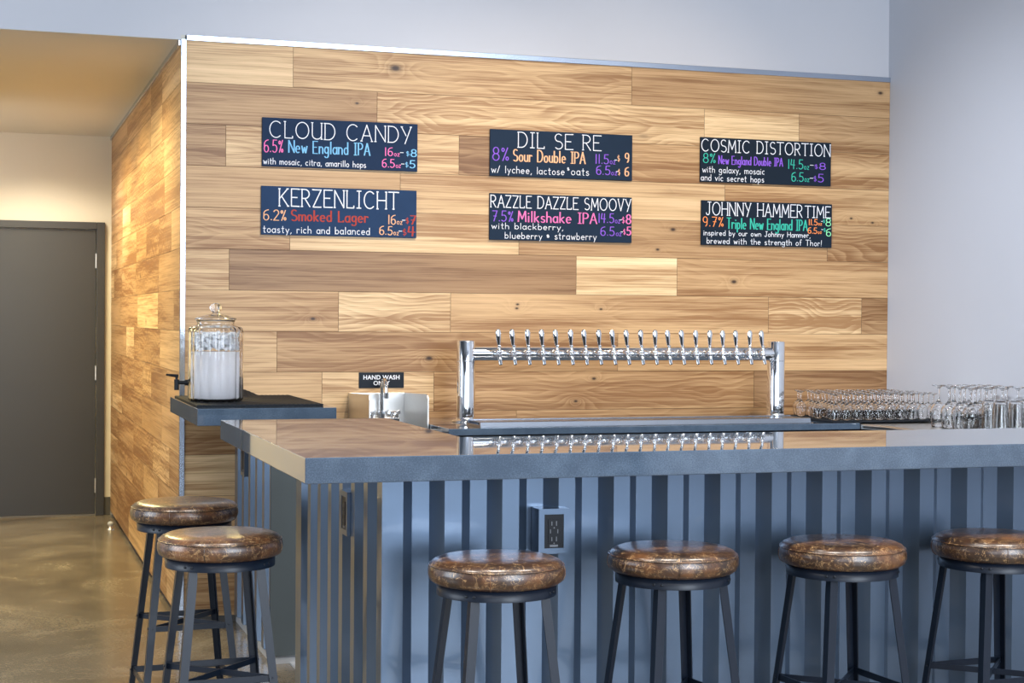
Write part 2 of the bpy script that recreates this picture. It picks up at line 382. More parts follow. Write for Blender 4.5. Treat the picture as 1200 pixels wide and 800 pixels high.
def plank_wall(name, mat, axis, rows, length, z_rows, tones, face, seedbase, thick=0.06):
    """rows: list of seam positions along the wall; one quad strip per plank with a fine groove around it"""
    vs, fs, tone, seed = [], [], [], []
    g = 0.0011
    for ri, ((z0, z1), seams) in enumerate(zip(z_rows, rows)):
        xs = [0.0] + list(seams) + [length]
        for i in range(len(xs) - 1):
            a, b = xs[i], xs[i + 1]
            t = tones[ri][i] if i < len(tones[ri]) else random.choice([0.3, 0.5, 0.7])
            n = len(vs)
            def P(u, z, d): return (u, face + d, z) if axis == 'X' else (face + d, u, z)
            sg = 1 if axis == 'X' else 1
            dd = 0.0012
            vs.extend([P(a, z0, dd), P(b, z0, dd), P(b, z1, dd), P(a, z1, dd), P(a + g, z0 + g, 0), P(b - g, z0 + g, 0), P(b - g, z1 - g, 0), P(a + g, z1 - g, 0)])
            fs.extend([(n + 4, n + 5, n + 6, n + 7), (n, n + 1, n + 5, n + 4), (n + 1, n + 2, n + 6, n + 5), (n + 2, n + 3, n + 7, n + 6), (n + 3, n, n + 4, n + 7)])
            cath = 0.0
            if isinstance(t, tuple): t, cath = t
            lo = Vector((0.29, 0.172, 0.088)); mid = Vector((0.52, 0.34, 0.180)); hi = Vector((0.79, 0.60, 0.37))
            c = lo.lerp(mid, t * 2) if t < 0.5 else mid.lerp(hi, t * 2 - 1)
            rnd = random.Random(seedbase + ri * 31 + i * 7)
            sv = (rnd.uniform(0, 9), cath if cath else rnd.choice([0.0, 0.15, 0.4]), z0 + (z1 - z0) * rnd.uniform(0.3, 0.7))
            for k in range(5):
                f = 1.0 if k == 0 else 0.35
                tone.append((c.x * f, c.y * f, c.z * f, 1)); seed.append(sv)
    # backing so the wall has its real thickness
    n = len(vs); H0, H1 = z_rows[-1][0], z_rows[0][1]
    t0, t1 = 0.0012, thick
    def Q(u, z, d): return (u, face + d, z) if axis == 'X' else (face + d, u, z)
    vs.extend([Q(0, H0, t0), Q(length, H0, t0), Q(length, H1, t0), Q(0, H1, t0), Q(0, H0, t1), Q(length, H0, t1), Q(length, H1, t1), Q(0, H1, t1)])
    bf = [(4, 5, 6, 7), (0, 1, 5, 4), (1, 2, 6, 5), (2, 3, 7, 6), (3, 0, 4, 7)]
    for f in bf:
        fs.append(tuple(n + q for q in f)); tone.append((0.3, 0.2, 0.12, 1)); seed.append((0, 0, 0))
    me = bpy.data.meshes.new(name); me.from_pydata(vs, [], fs)
    a1 = me.attributes.new('plank_tone', 'FLOAT_COLOR', 'FACE'); a2 = me.attributes.new('plank_seed', 'FLOAT_VECTOR', 'FACE')
    a1.data.foreach_set('color', [x for t in tone for x in t]); a2.data.foreach_set('vector', [x for t in seed for x in t])
    me.materials.append(mat); me.update()
    o = bpy.data.objects.new(name, me); COL.objects.link(o)
    return tag(o, kind='structure')

ZR = [(2.546 - 0.1946 * (k), 2.741 - 0.1946 * k) for k in range(0, 13)]
ZR = [(z0, z1 - 0.0004) for z0, z1 in ZR]
ZR[-1] = (ZR[-1][0], ZR[-1][1]); ZR.append((0.03, ZR[-1][0]))
rowsX = [[0.528, 2.273], [0.94, 2.682, 3.232], [0.209, 1.356, 2.094, 2.959], [1.058, 2.803], [0.516, 1.671, 3.407], [0.228, 1.979, 2.535],
         [0.755, 1.318, 3.062, 3.619], [0.457, 2.209], [0.676, 1.235, 2.982], [1.665], [0.9, 2.4], [0.31, 1.7, 2.9], [1.1, 2.6], [0.6, 2.0]]
tonX = [[0.72, 0.60, 0.36], [(0.30, 0.1), (0.78, 0.8), 0.90, (0.34, 0.5)], [0.26, 0.74, (0.14, 0.9), 0.52, (0.50, 0.7)], [0.46, 0.66, (0.50, 0.3)],
        [(0.52, 0.5), 0.80, 0.36, (0.36, 1.0)], [0.74, (0.08, 0.1), 0.98, (0.46, 0.3)], [(0.54, 0.2), (0.82, 0.9), (0.56, 0.2), (0.74, 1.0), (0.24, 0.8)],
        [0.62, (0.40, 0.5), (0.54, 0.2)], [0.60, (0.80, 0.5), (0.44, 0.6), (0.10, 0.6)], [0.50, 0.42], [0.82, 0.5], [0.5, 0.7], [0.7, 0.4], [0.4, 0.6]]
plank_wall('wall_wood_back', M_wood, 'X', rowsX, W, ZR, tonX, -0.016, 100, 0.0155)
m = MB(); m.box(0.065, W, 0.0, 0.2, 0, ZT + 0.022); structure('wall_back', m, M_wall)
m = MB(); m.box(0.065, W, -0.014, -0.0002, 0.0, 0.03); structure('baseboard_back', m, M_rubber)
rs = random.Random(5)
rowsY, tonY = [], []
fixedY = {0: ([0.84, 1.43, 3.0], [0.78, 0.3, 0.66, 0.4]), 1: ([0.84, 1.43, 2.3, 3.6], [0.5, 0.92, 0.45, 0.4, 0.5]), 3: ([0.7, 2.74, 3.34], [0.6, (0.46, .9), 0.9, 0.35]),
          6: ([0.25, 1.01, 2.22, 3.5], [0.34, 0.36, 0.95, 0.5, 0.4]), 7: ([0.9, 2.446, 3.013], [0.66, (0.42, .9), 0.92, 0.36]), 9: ([0.8, 1.9, 3.336, 4.17], [0.5, 0.4, (0.42, .6), 0.88, 0.5])}
for k in range(14):
    if k in fixedY: a, b = fixedY[k]; rowsY.append(a); tonY.append(b); continue
    y = rs.uniform(0.3, 1.0); s_ = []; t_ = [rs.uniform(0.3, 0.8)]
    while y < L - 0.2: s_.append(y); t_.append((rs.uniform(0.3, 0.75), rs.choice([0.2, 0.6, 1.0]))); y += rs.uniform(0.5, 1.4)
    rowsY.append(s_); tonY.append(t_)
plank_wall('wall_wood_side', M_wood_side, 'Y', rowsY, L, ZR, tonY, 0.0, 500)
# trims (polished metal edge strips)
m = MB(); m.rbox(-0.001, 0.023, -0.021, -0.0005, 0.03, ZT, 0.0015); structure('trim_corner', m, M_trim)
m = MB(); m.rbox(0.0235, W, -0.022, -0.002, ZT - 0.006, ZT + 0.021, 0.002); structure('trim_top', m, M_trim)
m = MB(); m.rbox(-0.012, 0.002, 0.004, L, ZT - 0.028, ZT - 0.001, 0.002); structure('trim_side', m, M_trim)

# hall door
fd = empty('door_1', (-0.58, L, 0)); tag(fd, kind='structure')
m = MB()
for x0, x1 in ((-0.58 + 0.475, -0.58 + 0.533), ): m.rbox(0.475, 0.533, -0.045, 0.02, 0, 2.12, 0.003)
m.rbox(-0.533, -0.475, -0.045, 0.02, 0, 2.12, 0.003); m.rbox(-0.475, 0.475, -0.045, 0.02, 2.068, 2.12, 0.003)
structure('door_frame', m, M_door, fd)
m = MB(); m.rbox(-0.470, 0.470, -0.018, 0.02, 0.012, 2.063, 0.002)
lf = structure('door_leaf', m, M_door, fd)
for z in (1.79, 0.98, 0.165):
    m = MB(); m.tube([(0.473, -0.026, z), (0.473, -0.026, z + 0.105)], 0.008, 10); m.box(0.466, 0.486, -0.021, -0.018, z, z + 0.105)
    structure('door_hinge', m, M_steel, lf)
m = MB(); m.tube([(-0.40, -0.018, 1.0), (-0.40, -0.07, 1.0)], 0.012, 10); m.tube([(-0.40, -0.07, 1.0), (-0.29, -0.07, 1.0)], 0.009, 10); m.lathe([(0.03, 0), (0.03, 0.008)], 20, Matrix.Translation((-0.40, -0.026, 1.0)) @ Matrix.Rotation(PI / 2, 4, 'X'))
structure('door_handle', m, M_steel, lf)
m = MB(); m.rbox(-0.046, -0.001, L - 0.012, L, 0, 0.13, 0.002); structure('baseboard_hall', m, M_rubber)
m = MB(); m.rbox(-1.95, -1.105, L - 0.012, L, 0, 0.13, 0.002); structure('baseboard_hall_left', m, M_rubber)
# door stop on the floor
ds = empty('door_stop', (-0.06, 3.50, 0)); tag(ds, 'small domed metal door stop on the hall floor beside the plank wall', 'door stop')
m = MB(); m.lathe([(0.024, 0), (0.024, 0.006), (0.012, 0.010), (0.012, 0.03)], 20); m.build('base', M_steel, ds)
m = MB(); m.lathe([(0.017, 0.03), (0.020, 0.036), (0.019, 0.048), (0.010, 0.056), (0.0001, 0.057)], 20); m.build('bumper', M_white, ds)

# ------------------------------------------------------------------ bar
BX, BY = 0.24, -3.083      # outer corner of the corrugated cladding
P_, OUT, SL, DEP = 0.180, 0.054, 0.037, 0.040
def corr_profile(length, first=0.0, per=P_):
    """(u, depth) points: outer flat, slope in, valley, slope out ..."""
    pts = [(0, 0)]; u = first
    pts.append((u + OUT, 0)); 
    sl = SL * per / P_; fl = per / 2 - sl
    u = u + OUT
    while u < length - per:
        for du, d in ((sl, DEP), (fl, DEP), (sl, 0), (fl, 0)):
            u += du; pts.append((u, d))
    pts.append((length, pts[-1][1]))
    return pts
def sheet(name, mat, parent, prof, to_xy, z0, z1, back=0.05):
    m = MB()
    poly = [to_xy(u, d) for u, d in prof]
    poly += [to_xy(prof[-1][0], back), to_xy(prof[0][0], back)]
    n = len(poly)
    np_ = len(prof)
    vs = [(x, y, z0) for x, y in poly] + [(x, y, z1) for x, y in poly]
    fs = [(i, (i + 1) % n, n + (i + 1) % n, n + i) for i in range(n)]
    # caps as strips between front and back line
    bk = [to_xy(u, back) for u, d in prof]
    k0 = len(vs)
    vs += [(x, y, z) for z in (z0, z1) for x, y in bk]
    for i in range(np_ - 1):
        fs.append((i, i + 1, k0 + i + 1, k0 + i)); fs.append((n + i, n + i + 1, k0 + np_ + i + 1, k0 + np_ + i))
    m.add(vs, fs)
    return m.build(name, mat, parent)
bar = empty('bar_counter', (0, 0, 0)); tag(bar, 'L-shaped bar base clad in blue-grey corrugated metal under the big worktop', 'bar')
fx0 = BX + 0.064
sheet('front_cladding', M_corr, bar, corr_profile(W - fx0 - 0.02, -OUT), lambda u, d: (fx0 + u, BY + d), 0.0, 0.998)
sheet('side_cladding', M_corr, bar, corr_profile(1.31, -OUT + 0.0), lambda u, d: (BX + d, BY + 0.0635 + u), 0.0, 0.998)
m = MB()
m.box(BX, fx0, BY, BY + 0.003, 0, 0.998); m.box(BX, BX + 0.003, BY + 0.003, BY + 0.064, 0, 0.998); m.box(BX + 0.003, fx0, BY + 0.003, BY + 0.05, 0, 0.998)
m.build('corner_trim', M_corr, bar)
m = MB(); m.box(0.292, 0.50, BY + 0.064, -1.72, 0, 0.998); m.box(0.50, W - 0.01, BY + 0.064, BY + 0.26, 0, 0.998); m.build('core', M_endp, bar)
m = MB(); m.box(fx0 + 2.612, fx0 + 2.616, BY + 0.02, BY + 0.039, 0, 0.99); 
# worktop
m = MB()
poly = [(-0.0521, -3.4157), (W - 0.004, -3.4157), (W - 0.004, -2.765), (0.573, -2.765), (0.573, -1.772), (-0.0521, -1.772)]
m.prism(poly, 1.0, 1.0705)
tag(m.build('bar_worktop', M_quartz, bevel=0.0025), 'long L-shaped polished slate-blue bar worktop mirroring the plank wall', 'worktop')

def outlet(name, label, origin, ux, uy, w, h, depth, slots=True):
    """ux: direction along the width, uy: outward normal; box depth behind the face"""
    t = empty(name, origin); tag(t, label, 'outlet')
    ux = Vector(ux); nn = Vector(uy); uz = Vector((0, 0, 1))
    M = Matrix((ux, nn, uz)).transposed().to_4x4()
    m = MB(); m.rbox(-w / 2, w / 2, -depth, -0.004, -h / 2, h / 2, 0.002, M); m.build('back_box', M_corr, t)
    m = MB(); fw = w * 0.185; fh = h * 0.125
    for a in ((-w / 2, w / 2, h / 2 - fh, h / 2), (-w / 2, w / 2, -h / 2, -h / 2 + fh), (-w / 2, -w / 2 + fw, -h / 2 + fh, h / 2 - fh), (w / 2 - fw, w / 2, -h / 2 + fh, h / 2 - fh)):
        m.box(a[0], a[1], -0.004, 0.003, a[2], a[3], M)
    m.build('cover_frame', M_corr, t)
    iw, ih = w / 2 - fw, h / 2 - fh
    m = MB(); m.rbox(-iw, iw, -0.004, 0.0012, -ih, ih, 0.0008, M); m.rbox(-iw * .62, iw * .62, 0.001, 0.0032, -ih * .72, ih * .72, 0.0008, M)
    f = m.build('receptacle', M_black, t)
    m = MB()
    for s_ in (1, -1):
        m.box(-iw * .28, -iw * .20, 0.0030, 0.0037, s_ * ih * .46 - 0.006, s_ * ih * .46 + 0.006, M)
        m.box(iw * .20, iw * .28, 0.0030, 0.0037, s_ * ih * .46 - 0.007, s_ * ih * .46 + 0.007, M)
        m.lathe([(0.0022, 0), (0.0022, 0.0006)], 10, M @ Matrix.Translation((0, 0.0032, s_ * ih * .46 - 0.013)) @ Matrix.Rotation(-PI / 2, 4, 'X'))
    m.box(-iw * .42, iw * .42, 0.0012, 0.0022, -ih * .93, -ih * .80, M); m.box(-iw * .42, -iw * .34, 0.003, 0.0037, -0.006, 0.006, M); m.box(iw * .34, iw * .42, 0.003, 0.0037, -0.006, 0.006, M)
    m.build('socket_slots', M_slot, f)
    return t
outlet('wall_outlet', 'black power outlet in boxy frame on bar front above a stool', (0.765, BY - 0.030, 0.808), (1, 0, 0), (0, -1, 0), 0.098, 0.136, 0.068)
outlet('wall_outlet', 'black power outlet on the corrugated left side of the bar', (BX - 0.008, -2.60, 0.82), (0, -1, 0), (-1, 0, 0), 0.105, 0.140, 0.045)

# ------------------------------------------------------------------ side counter with its short wall
pw = empty('counter_support_wall', (0, 0, 0)); tag(pw, 'short corrugated blue-grey support wall under the small side counter', 'support wall')
sheet('side_cladding', M_corr, pw, corr_profile(1.0, -OUT + 0.02, 0.19), lambda u, d: (0.26 + d, -1.018 + u), 0.035, 0.998)
m = MB(); m.box(0.311, 0.385, -1.0, -0.02, 0.035, 0.998); m.box(0.262, 0.385, -1.02, -1.001, 0.035, 0.998); m.build('end_panel', M_endp, pw)
m = MB(); m.box(0.268, 0.383, -1.013, -0.02, 0.0, 0.034); m.build('base_strip', M_white, pw)
outlet('wall_outlet', 'dark power outlet high on the short support wall under the side counter', (0.255, -0.30, 0.79), (0, -1, 0), (-1, 0, 0), 0.11, 0.14, 0.035)
m = MB(); m.prism([(-0.0454, -1.0462), (0.532, -1.0462), (0.532, -0.0265), (-0.0454, -0.0265)], 1.0, 1.0705)
tag(m.build('side_worktop', M_quartz, bevel=0.0025), 'small slate-blue side counter against the plank wall carrying the water jar', 'worktop')

# black bar mat under the jar
def ribbed_mat(name, x0, x1, y0, y1, z, label, curl=0.0):
    m = MB()
    nx, ny = 54, 40
    vs = []; fs = []
    def H(i, j):
        h = 0.0085 + (0.0015 if (i % 2) else 0.0)
        if curl and j > ny - 7:
            u = i / nx; s = (j - (ny - 7)) / 7
            h += curl * s * s * max(0, math.sin(u * PI * 2.3 + 4.2)) * (1 if u > 0.40 else 0)
        return h
    for j in range(ny + 1):
        for i in range(nx + 1):
            vs.append((x0 + (x1 - x0) * i / nx, y0 + (y1 - y0) * j / ny, z + H(i, j)))
    nb = len(vs)
    for j in range(ny + 1):
        for i in range(nx + 1):
            x, y, zz = vs[j * (nx + 1) + i]; vs.append((x, y, max(z + 0.0005, zz - 0.0088)))
    for j in range(ny):
        for i in range(nx):
            a = j * (nx + 1) + i
            fs.append((a, a + 1, a + nx + 2, a + nx + 1)); fs.append((nb + a, nb + a + nx + 1, nb + a + nx + 2, nb + a + 1))
    for i in range(nx):
        fs.append((i, nb + i, nb + i + 1, i + 1)); a = ny * (nx + 1) + i; fs.append((a, a + 1, nb + a + 1, nb + a))
    for j in range(ny):
        a = j * (nx + 1); fs.append((a, a + nx + 1, nb + a + nx + 1, nb + a)); a += nx; fs.append((a, nb + a, nb + a + nx + 1, a + nx + 1))
    m.add(vs, fs)
    return tag(m.build(name, M_mat), label, 'bar mat')
ribbed_mat('bar_mat', -0.034, 0.500, -0.925, -0.11, 1.0705, 'black ribbed rubber mat with curling back edge under the water jar', 0.035)

# ------------------------------------------------------------------ water jar
JX, JY, JZ = 0.080, -0.655, 1.0815
jar = empty('drink_dispenser', (JX, JY, JZ)); tag(jar, 'clear fluted glass water dispenser with domed lid on the side counter', 'drink dispenser')
def fluted(prof, n=128, flutes=16, amt=0.05):
    vs = []; fs = []
    for (r, z, k) in prof:
        for i in range(n):
            a = 2 * PI * i / n
            ph = (a * flutes / (2 * PI)) % 1.0
            rr = r * (1 - k * amt * (abs(ph - 0.5) * 2) ** 2)
            vs.append((rr * math.cos(a), rr * math.sin(a), z))
    for j in range(len(prof) - 1):
        for i in range(n):
            i2 = (i + 1) % n
            fs.append((j * n + i, j * n + i2, (j + 1) * n + i2, (j + 1) * n + i))
    return vs, fs, n
R = 0.119
prof = [(0.0005, 0.0, 0), (R * .90, 0.0, .6), (R * .96, 0.004, 1), (R, 0.012, 1), (R, 0.30, 1), (R * .985, 0.314, 1), (R * .90, 0.322, .6), (0.082, 0.327, 0), (0.078, 0.335, 0), (0.080, 0.343, 0), (0.083, 0.346, 0), (0.083, 0.351, 0),
        (0.077, 0.351, 0), (0.074, 0.343, 0), (0.072, 0.332, 0), (0.084, 0.319, 0), (R * .93, 0.305, 1), (R * .945, 0.295, 1), (R * .945, 0.016, 1), (R * .90, 0.010, .6), (0.0005, 0.010, 0)]
vs, fs, _ = fluted(prof)
m = MB(); m.add(vs, fs, True); m.build('jar_body', M_jar, jar)
m = MB(); m.lathe([(0.0005, 0.3525), (0.088, 0.3525), (0.091, 0.355), (0.088, 0.358), (0.076, 0.362), (0.050, 0.371), (0.022, 0.376), (0.0135, 0.380), (0.0135, 0.383)] + [(0.0265 * math.sin(q), 0.4035 - 0.0215 * math.cos(q)) for q in [0.62 + k * (PI - 0.63) / 12 for k in range(13)]], 48, cap=False)
lid = m.build('lid', M_jar, jar)
sp = MB()
a = 3.00
d = Vector((math.cos(a), math.sin(a), 0))
sp.tube([d * (R * .93) + Vector((0, 0, 0.080)), d * (R + 0.012) + Vector((0, 0, 0.080))], 0.013, 16)
sp.tube([d * (R + 0.010) + Vector((0, 0, 0.080)), d * (R + 0.050) + Vector((0, 0, 0.080))], 0.008, 14)
sp.tube([d * (R + 0.046) + Vector((0, 0, 0.094)), d * (R + 0.046) + Vector((0, 0, 0.048))], [0.011, 0.0105], 14)
spg = sp.build('spigot', M_black, jar)
sp = MB(); c = d * (R + 0.046); sp.tube([c + Vector((0, 0, 0.094)), c + Vector((0, 0, 0.108))], 0.006, 10); sp.tube([c - d * 0.008 + Vector((0, 0, 0.108)), c + d * 0.045 + Vector((0, 0, 0.114))], [0.008, 0.004], 10)
sp.build('spigot_lever', M_black, spg)
# water and ice inside
vs, fs, _ = fluted([(0.0005, 0.0108, 0), (R * .89, 0.0108, .6), (R * .94, 0.018, 1), (R * .94, 0.215, 1), (0.0005, 0.215, 0)])
m = MB(); m.add(vs, fs, True)
tag(m.build('drinking_water', M_water, loc=(JX, JY, JZ)), 'pale water filling the lower two thirds of the glass dispenser', 'water')
ri = random.Random(3); m = MB()
for k in range(330):
    a = ri.uniform(0, 2 * PI); r = (R * .86) * math.sqrt(ri.random()); z = ri.uniform(0.226, 0.302)
    if r > 0.075: z = min(z, 0.297)
    M = Matrix.Translation((r * math.cos(a), r * math.sin(a), z)) @ Matrix.Rotation(ri.uniform(0, 6), 4, Vector((ri.random(), ri.random(), ri.random() + .1)).normalized())
    h = ri.uniform(0.005, 0.0085); m.box(-h, h, -h, h * .9, -h * .8, h, M)
tag(m.build('crushed_ice', M_ice, loc=(JX, JY, JZ)), 'sparkling crushed ice floating at the top of the glass dispenser', 'ice', kind='stuff')

# ------------------------------------------------------------------ back counter
cb = MB(); CY = -0.80
cb.prism([(1.0905, CY), (3.16, CY), (3.16, -0.018), (1.0905, -0.018)], 0.926, 0.956)
tag(cb.build('back_counter_worktop', M_quartz, bevel=0.002), 'dark thin back counter worktop carrying the beer tap tower', 'worktop')
bc = empty('back_bar_cabinet', (0, 0, 0)); tag(bc, 'black under-counter cooler cabinet below the beer tap tower', 'cabinet')
m = MB(); m.box(1.16, 3.10, -0.70, -0.03, 0.10, 0.925); m.box(1.2, 3.06, -0.64, -0.1, 0.006, 0.10); m.build('body', M_cab, bc)
for k in range(3):
    x = 1.17 + k * 0.645
    m = MB(); m.rbox(x, x + 0.63, -0.728, -0.701, 0.12, 0.895, 0.003); dd = m.build('door', M_cab, bc)
    m = MB(); m.tube([(x + 0.56, -0.728, 0.55), (x + 0.56, -0.76, 0.55), (x + 0.56, -0.76, 0.83), (x + 0.56, -0.728, 0.83)], 0.006, 8); m.build('handle', M_steel, dd)
# stainless drainboard at the right with wide rim
sx = empty('stainless_drainboard', (0, 0, 0)); tag(sx, 'stainless steel drainboard cabinet in the right corner behind the bar', 'drainboard')
m = MB(); m.prism([(3.164, -0.80), (3.164, -0.018), (W - 0.004, -0.018), (W - 0.004, -1.62), (3.22, -1.62), (3.22, -0.98), ], 0.926, 0.950); m.build('top', M_steel, sx, bevel=0.002)
m = MB(); m.tube([(3.164, -0.83, 0.944), (3.20, -0.97, 0.944), (3.20, -1.62, 0.944)], 0.010, 10); m.build('rim', M_steel, sx)
m = MB(); m.box(3.24, W - 0.01, -1.56, -0.05, 0.10, 0.925)
for x in (3.27, 3.70):
    for y in (-1.5, -0.1): m.lathe([(0.018, 0.004), (0.018, 0.1)], 12, Matrix.Translation((x, y, 0)))
m.build('body', M_steel, sx)
ribbed_mat('bar_mat', 3.02, 3.66, -0.835 + 0.05, -0.36 + 0.1, 0.957, 'black ribbed rubber mat under the rows of small upturned glasses', 0)

# ------------------------------------------------------------------ tap tower
tw = empty('beer_tap_tower', (0, 0, 0.956)); tag(tw, 'wide polished chrome beer tower with twenty taps on two columns', 'beer tower')
TY = -0.33; TXL, TXR = 1.307, 2.947; RZ = 1.280 - 0.956
for x in (TXL, TXR):
    m = MB(); m.lathe([(0.044, 0.004), (0.044, RZ + 0.059), (0.042, RZ + 0.063), (0.0001, RZ + 0.064)], 48, Matrix.Translation((x, TY, 0))); c = m.build('column', M_chrome, tw)
    m = MB(); m.lathe([(0.068, 0.0005), (0.068, 0.006), (0.062, 0.010), (0.046, 0.012), (0.046, 0.020), (0.0445, 0.022)], 40, Matrix.Translation((x, TY, 0)), cap=False); fl = m.build('base_flange', M_chrome, c)
    m = MB(); m.lathe([(0.0448, RZ - 0.037), (0.0456, RZ - 0.036), (0.0456, RZ - 0.032), (0.0448, RZ - 0.031)], 40, Matrix.Translation((x, TY, 0)), cap=False); m.build('joint_ring', M_chrome, c)
Rx = Matrix.Rotation(PI / 2, 4, 'Y')
m = MB(); m.lathe([(0.035, 0), (0.035, TXR - TXL)], 40, Matrix.Translation((TXL, TY, RZ)) @ Rx)
m.build('rail', M_chrome, tw)
def make_faucet():
    f = MB()
    # collar on the rail, shank, body, spout; faces -Y
    Ry = Matrix.Rotation(PI / 2, 4, 'X')
    f.lathe([(0.021, 0.030), (0.023, 0.036), (0.022, 0.041), (0.016, 0.044)], 20, Ry)
    f.lathe([(0.011, 0.036), (0.011, 0.062)], 16, Ry)
    f.lathe([(0.0165, 0.050), (0.0175, 0.053), (0.0175, 0.062), (0.014, 0.066), (0.011, 0.070)], 16, Ry)
    f.lathe([(0.011, 0.066), (0.0125, 0.075), (0.0125, 0.088), (0.008, 0.096), (0.0001, 0.098)], 16, Ry)
    # vertical boss that takes the handle
    f.lathe([(0.0085, -0.004), (0.0125, 0.004), (0.0125, 0.016), (0.0085, 0.022), (0.006, 0.034), (0.009, 0.036), (0.009, 0.040), (0.006, 0.042)], 16, Matrix.Translation((0, -0.081, 0.002)))
    # spout leaning forward and down
    f.tube([(0, -0.080, -0.004), (0, -0.086, -0.016), (0.001, -0.094, -0.032), (0.002, -0.101, -0.050)], [0.0105, 0.0105, 0.0098, 0.0085], 14)
    h = MB()
    pr_ = [(0.0062, 0.040), (0.0074, 0.046), (0.0100, 0.062), (0.0128, 0.082), (0.0142, 0.098), (0.0132, 0.109), (0.0090, 0.117), (0.0040, 0.1195), (0.0001, 0.120)]
    h.lathe(pr_, 20, Matrix.Translation((0, -0.081, 0)) @ Matrix.Rotation(-0.06, 4, 'Y') @ Matrix.Diagonal((1, 0.6, 1, 1)))
    return f, h
f_, h_ = make_faucet()
fa0 = f_.build('faucet', M_chrome, tw, loc=(1.447, TY, RZ)); ha0 = h_.build('tap_handle', M_chrome, fa0)
for k in range(1, 20):
    c = fa0.copy(); COL.objects.link(c); c.parent = tw; c.location = (1.447 + 0.0729 * k, TY, RZ)
    h = ha0.copy(); COL.objects.link(h); h.parent = c; h.rotation_euler = (0, random.uniform(-0.05, 0.05), 0)

# drip tray
dt = empty('drip_tray', (0, 0, 0.9565)); tag(dt, 'long shallow stainless drip tray below the row of beer taps', 'drip tray')
m = MB(); x0, x1, y0, y1 = 1.245, 2.905, -0.778, -0.56
pf = [(y0, 0), (y0, 0.004), (y0 + 0.006, 0.024), (y0 + 0.012, 0.027), (y0 + 0.022, 0.027), (y0 + 0.022, 0.012), (y1 - 0.012, 0.012), (y1 - 0.012, 0.027), (y1 - 0.004, 0.027), (y1, 0.022), (y1, 0)]
n = len(pf)
m.add([(x, y, z) for x in (x0, x1) for y, z in pf], [(0, 1, 2, 3, 4, 5, 10), (5, 6, 10), (6, 7, 8, 9, 10), (n + 0, n + 10, n + 5, n + 4, n + 3, n + 2, n + 1), (n + 5, n + 10, n + 6), (n + 6, n + 10, n + 9, n + 8, n + 7)] + [(i, (i + 1) % n, n + (i + 1) % n, n + i) for i in range(n)])
m.build('tray', M_tray, dt)
m = MB()
for k in range(8):
    y = y0 + 0.032 + k * (y1 - y0 - 0.052) / 7
    m.box(x0 + 0.009, x1 - 0.009, y - 0.007, y + 0.007, 0.020, 0.0235)
m.build('grate', M_tray, dt)

# ------------------------------------------------------------------ hand sink
hs = empty('hand_sink', (0, 0, 0)); tag(hs, 'small stainless wall-hung hand sink with side splash guards and twin-handle faucet', 'sink')
SX0, SX1, SD, SZ = 0.805, 1.088, -0.47, 1.083
m = MB(); m.rbox(SX0, SX1, -0.028, -0.0165, 0.80, SZ, 0.003)
m.build('backsplash', M_steel, hs)
for x in (SX0, SX1 - 0.006):
    m = MB()
    prf = [(-0.03, 0.80), (-0.03, SZ - 0.001), (SD + 0.03, SZ + 0.011), (SD + 0.008, SZ + 0.006), (SD, SZ - 0.012), (SD, 0.80)]
    n = len(prf)
    m.add([(x, y, z) for y, z in prf] + [(x + 0.005, y, z) for y, z in prf], [tuple(range(n)), tuple(range(n, 2 * n))[::-1]] + [(i, (i + 1) % n, n + (i + 1) % n, n + i) for i in range(n)])
    m.build('splash_guard', M_steel, hs)
m = MB()
a0, a1, b0, b1, zt, zb = SX0 + 0.006, SX1 - 0.0065, SD + 0.004, -0.0285, 0.90, 0.76
i0, i1, j0, j1 = a0 + 0.03, a1 - 0.03, b0 + 0.03, b1 - 0.11
m.box(a0, a1, b0, j0, zt - 0.01, zt); m.box(a0, a1, j1, b1, zt - 0.01, zt); m.box(a0, i0, j0, j1, zt - 0.01, zt); m.box(i1, a1, j0, j1, zt - 0.01, zt)
m.box(i0 - 0.002, i0, j0, j1, zb, zt - 0.005); m.box(i1, i1 + 0.002, j0, j1, zb, zt - 0.005); m.box(i0, i1, j0 - 0.002, j0, zb, zt - 0.005); m.box(i0, i1, j1, j1 + 0.002, zb, zt - 0.005); m.box(i0, i1, j0, j1, zb - 0.002, zb)
m.build('basin', M_steel, hs)
fc = MB(); cx = 0.957; fy = -0.080
fc.rbox(cx - 0.085, cx + 0.085, fy - 0.022, fy + 0.022, 0.9005, 0.966, 0.006)
fc.tube([(cx, fy, 0.955), (cx, fy, 0.995)], 0.016, 16)
FC = fc.build('faucet', M_chrome, hs)
g = MB(); pts = [(cx, fy, 0.96), (cx, fy, 1.105)] + [(cx, fy - 0.045 + 0.045 * math.cos(t), 1.105 + 0.045 * math.sin(t)) for t in [PI * k / 10 for k in range(1, 10)]] + [(cx, fy - 0.090, 1.105), (cx, fy - 0.092, 1.080)]
g.tube(pts, 0.0085, 14); g.tube([(cx, fy - 0.092, 1.090), (cx, fy - 0.092, 1.062)], 0.011, 14); g.build('spout', M_chrome, FC)
for s_ in (-1, 1):
    h = MB(); x = cx + s_ * 0.062
    h.lathe([(0.016, 0.967), (0.021, 0.955), (0.021, 0.985), (0.014, 0.996), (0.0001, 0.998)], 18, Matrix.Translation((x, fy, 0)))
    for q in range(4):
        an = q * PI / 2 + 0.5; h.tube([(x, fy, 0.985), (x + 0.034 * math.cos(an), fy + 0.034 * math.sin(an), 0.990)], [0.007, 0.009], 8)
    h.build('faucet_handle', M_chrome, FC)
